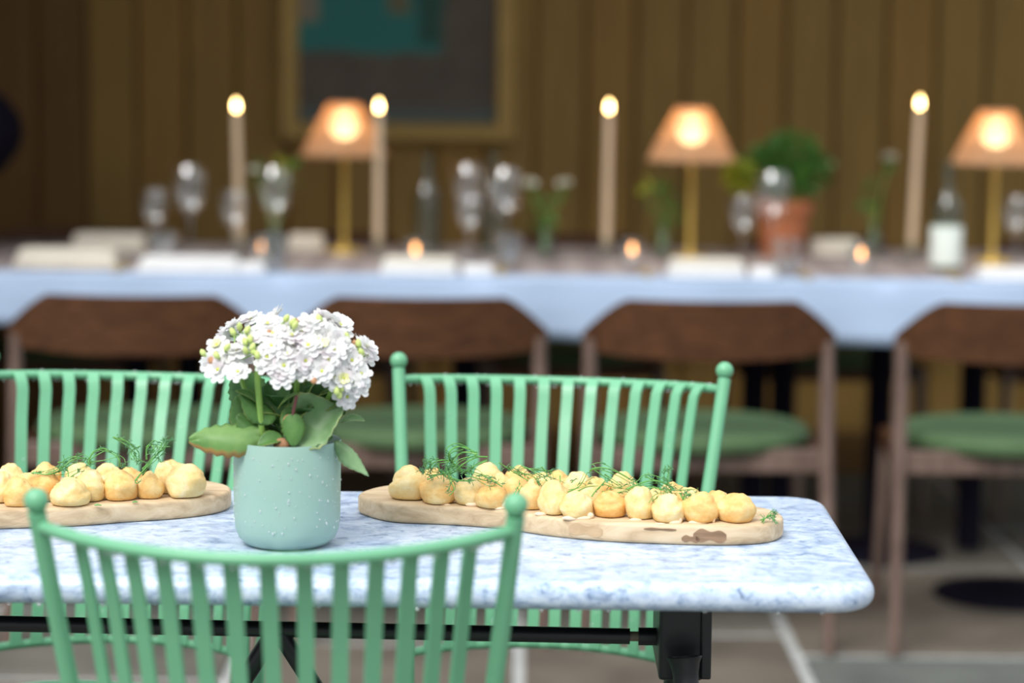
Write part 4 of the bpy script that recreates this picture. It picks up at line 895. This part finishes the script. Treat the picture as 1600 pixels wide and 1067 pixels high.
# folded napkins
def napkin(x, y, w_, d, h, mk, label, rz=0, mk2=None):
    o = thing('folded_napkin', label, 'napkin', (x, y, CZ), R(rz), 'folded napkins at the place settings'); n = 3
    for k in range(n):
        ww, dd = w_*(1-.04*k), d*(1-.05*k); ol_ = rrect(ww/2, dd/2, min(.012, dd*.3), 4); z0 = h*k/n; z1 = h*(k+1)/n
        MB().loft(edge_rings(ol_, z0, z1, (z1-z0)*.48, 3)).build('fold', M[mk2] if (mk2 and k == n-1) else M[mk], o)
napkin(-.771, 5.765, .245, .11, .036, 'linen', 'white folded napkin in front of the glass cluster by the lone candle', 2)
napkin(-.222, 5.765, .185, .11, .040, 'linen', 'cream-topped white napkin in front of the tea light by the plain bottles', -1, 'cream_linen')
napkin(.462, 5.765, .185, .11, .042, 'linen', 'cream-topped white napkin in front of the middle lamp', 1, 'cream_linen')
napkin(1.19, 5.775, .16, .10, .026, 'linen', 'low white folded napkin beside the labelled bottle', 2)
napkin(-1.078, 5.87, .255, .12, .044, 'cream_linen', 'thick cream folded napkin on the table end away from the glasses', -2)
napkin(-1.06, 6.36, .20, .12, .046, 'cream_linen', 'cream folded napkin on the wall side behind the thick cream one', 1)
napkin(-.55, 6.42, .10, .09, .045, 'cream_linen', 'small cream napkin on the wall side beside the painting lamp', 3)
napkin(.855, 6.44, .14, .09, .045, 'cream_linen', 'small cream napkin on the wall side behind the leaning candle tea light', -3)
napkin(-.085, 5.775, .075, .09, .022, 'linen', 'crumpled white napkin corner beside the cream-topped napkin and tumbler', 8)
napkin(.600, 5.775, .065, .09, .022, 'linen', 'crumpled white napkin corner in front of the terracotta pot', -8)
napkin(-.628, 5.775, .07, .09, .022, 'linen', 'crumpled white napkin corner beside the low tumbler by the lone candle', 10)
# gilt cutlery beside settings
def fork(x, y, label, rz):
    o = thing('fork', label, 'fork', (x, y, CZ+.001), R(rz), 'gilt forks on the long table')
    MB().strap([(0, -.09, .001), (0, -.02, .003), (0, .03, .001)], [(1, 0, 0)]*3, .009, .002).build('handle', M['brass'], o)
    MB().strap([(0, .03, .001), (0, .045, .002)], [(1, 0, 0)]*2, .022, .002).build('neck', M['brass'], o)
    for k in range(4): MB().strap([(-.009+.006*k, .044, .002), (-.009+.006*k, .085, .004)], [(1, 0, 0)]*2, .003, .0018).build('tine', M['brass'], o)
fork(.32, 5.80, 'gilt fork beside the cream-topped napkin by the middle lamp', 2); fork(-.94, 5.79, 'gilt fork between the thick cream napkin and the white one', -2)
fork(-.03, 5.82, 'gilt fork lying by the tumbler near the bud vase', 3); fork(1.06, 5.79, 'gilt fork in front of the labelled bottle', 0); fork(.70, 5.78, 'gilt fork in front of the terracotta pot', 0)

# ================================================================== PAINTING AND DARK PENDANT
pa = thing('framed_painting', 'abstract teal and grey painting in a dull gold frame on the panelled wall', 'painting', (-.355, WY-.036, 1.36))
hw, b0, b1, fw = .357, -.345, .37, .058
MB().box((0, .004, (b0+b1)/2), (hw*2-.04, .012, b1-b0-.04)).build('canvas', M['canvas'], pa, smooth=False)
for a, b in (((-hw, b0), (hw, b0)), ((hw, b0), (hw, b1)), ((hw, b1), (-hw, b1)), ((-hw, b1), (-hw, b0))):
    A, B_ = Vector((a[0], 0, a[1])), Vector((b[0], 0, b[1])); d = (B_-A).normalized(); n_ = Vector((-d.z, 0, d.x)); rings = []
    for P_, sg in ((A, 1), (B_, -1)):
        rings.append([P_ + (n_+d*sg)*t*fw + Vector((0, yy, 0)) for t, yy in ((0, .03), (0, -.012), (.25, -.026), (.55, -.020), (.85, -.024), (1, -.008), (1, .03))])
    MB().loft(rings).build('frame_bar', M['gold'], pa, smooth=False)
pn = thing('pendant_shade', 'dark rounded hanging shade at the dim end of the panelled wall', 'pendant lamp', (-1.405, 6.3, .922))
MB().lathe([(.03, .02), (.075, .045), (.118, .10), (.130, .145), (.120, .19), (.085, .235), (.045, .262), (.02, .27), (.02, .262), (.08, .228), (.114, .186), (.122, .145), (.11, .10), (.07, .05), (.03, .026)], 32).build('shade', M['navy'], pn)
MB().tube([(0, 0, .262), (0, 0, 1.71)], .0035, 8).build('cord', M['wick'], pn)
MB().ball((0, 0, .13), .035, 14, 10).build('unlit_bulb', M['linen'], pn)
MB().tube([(0, 0, .15), (0, 0, .268)], .012, 10).build('bulb_holder', M['navy'], pn)
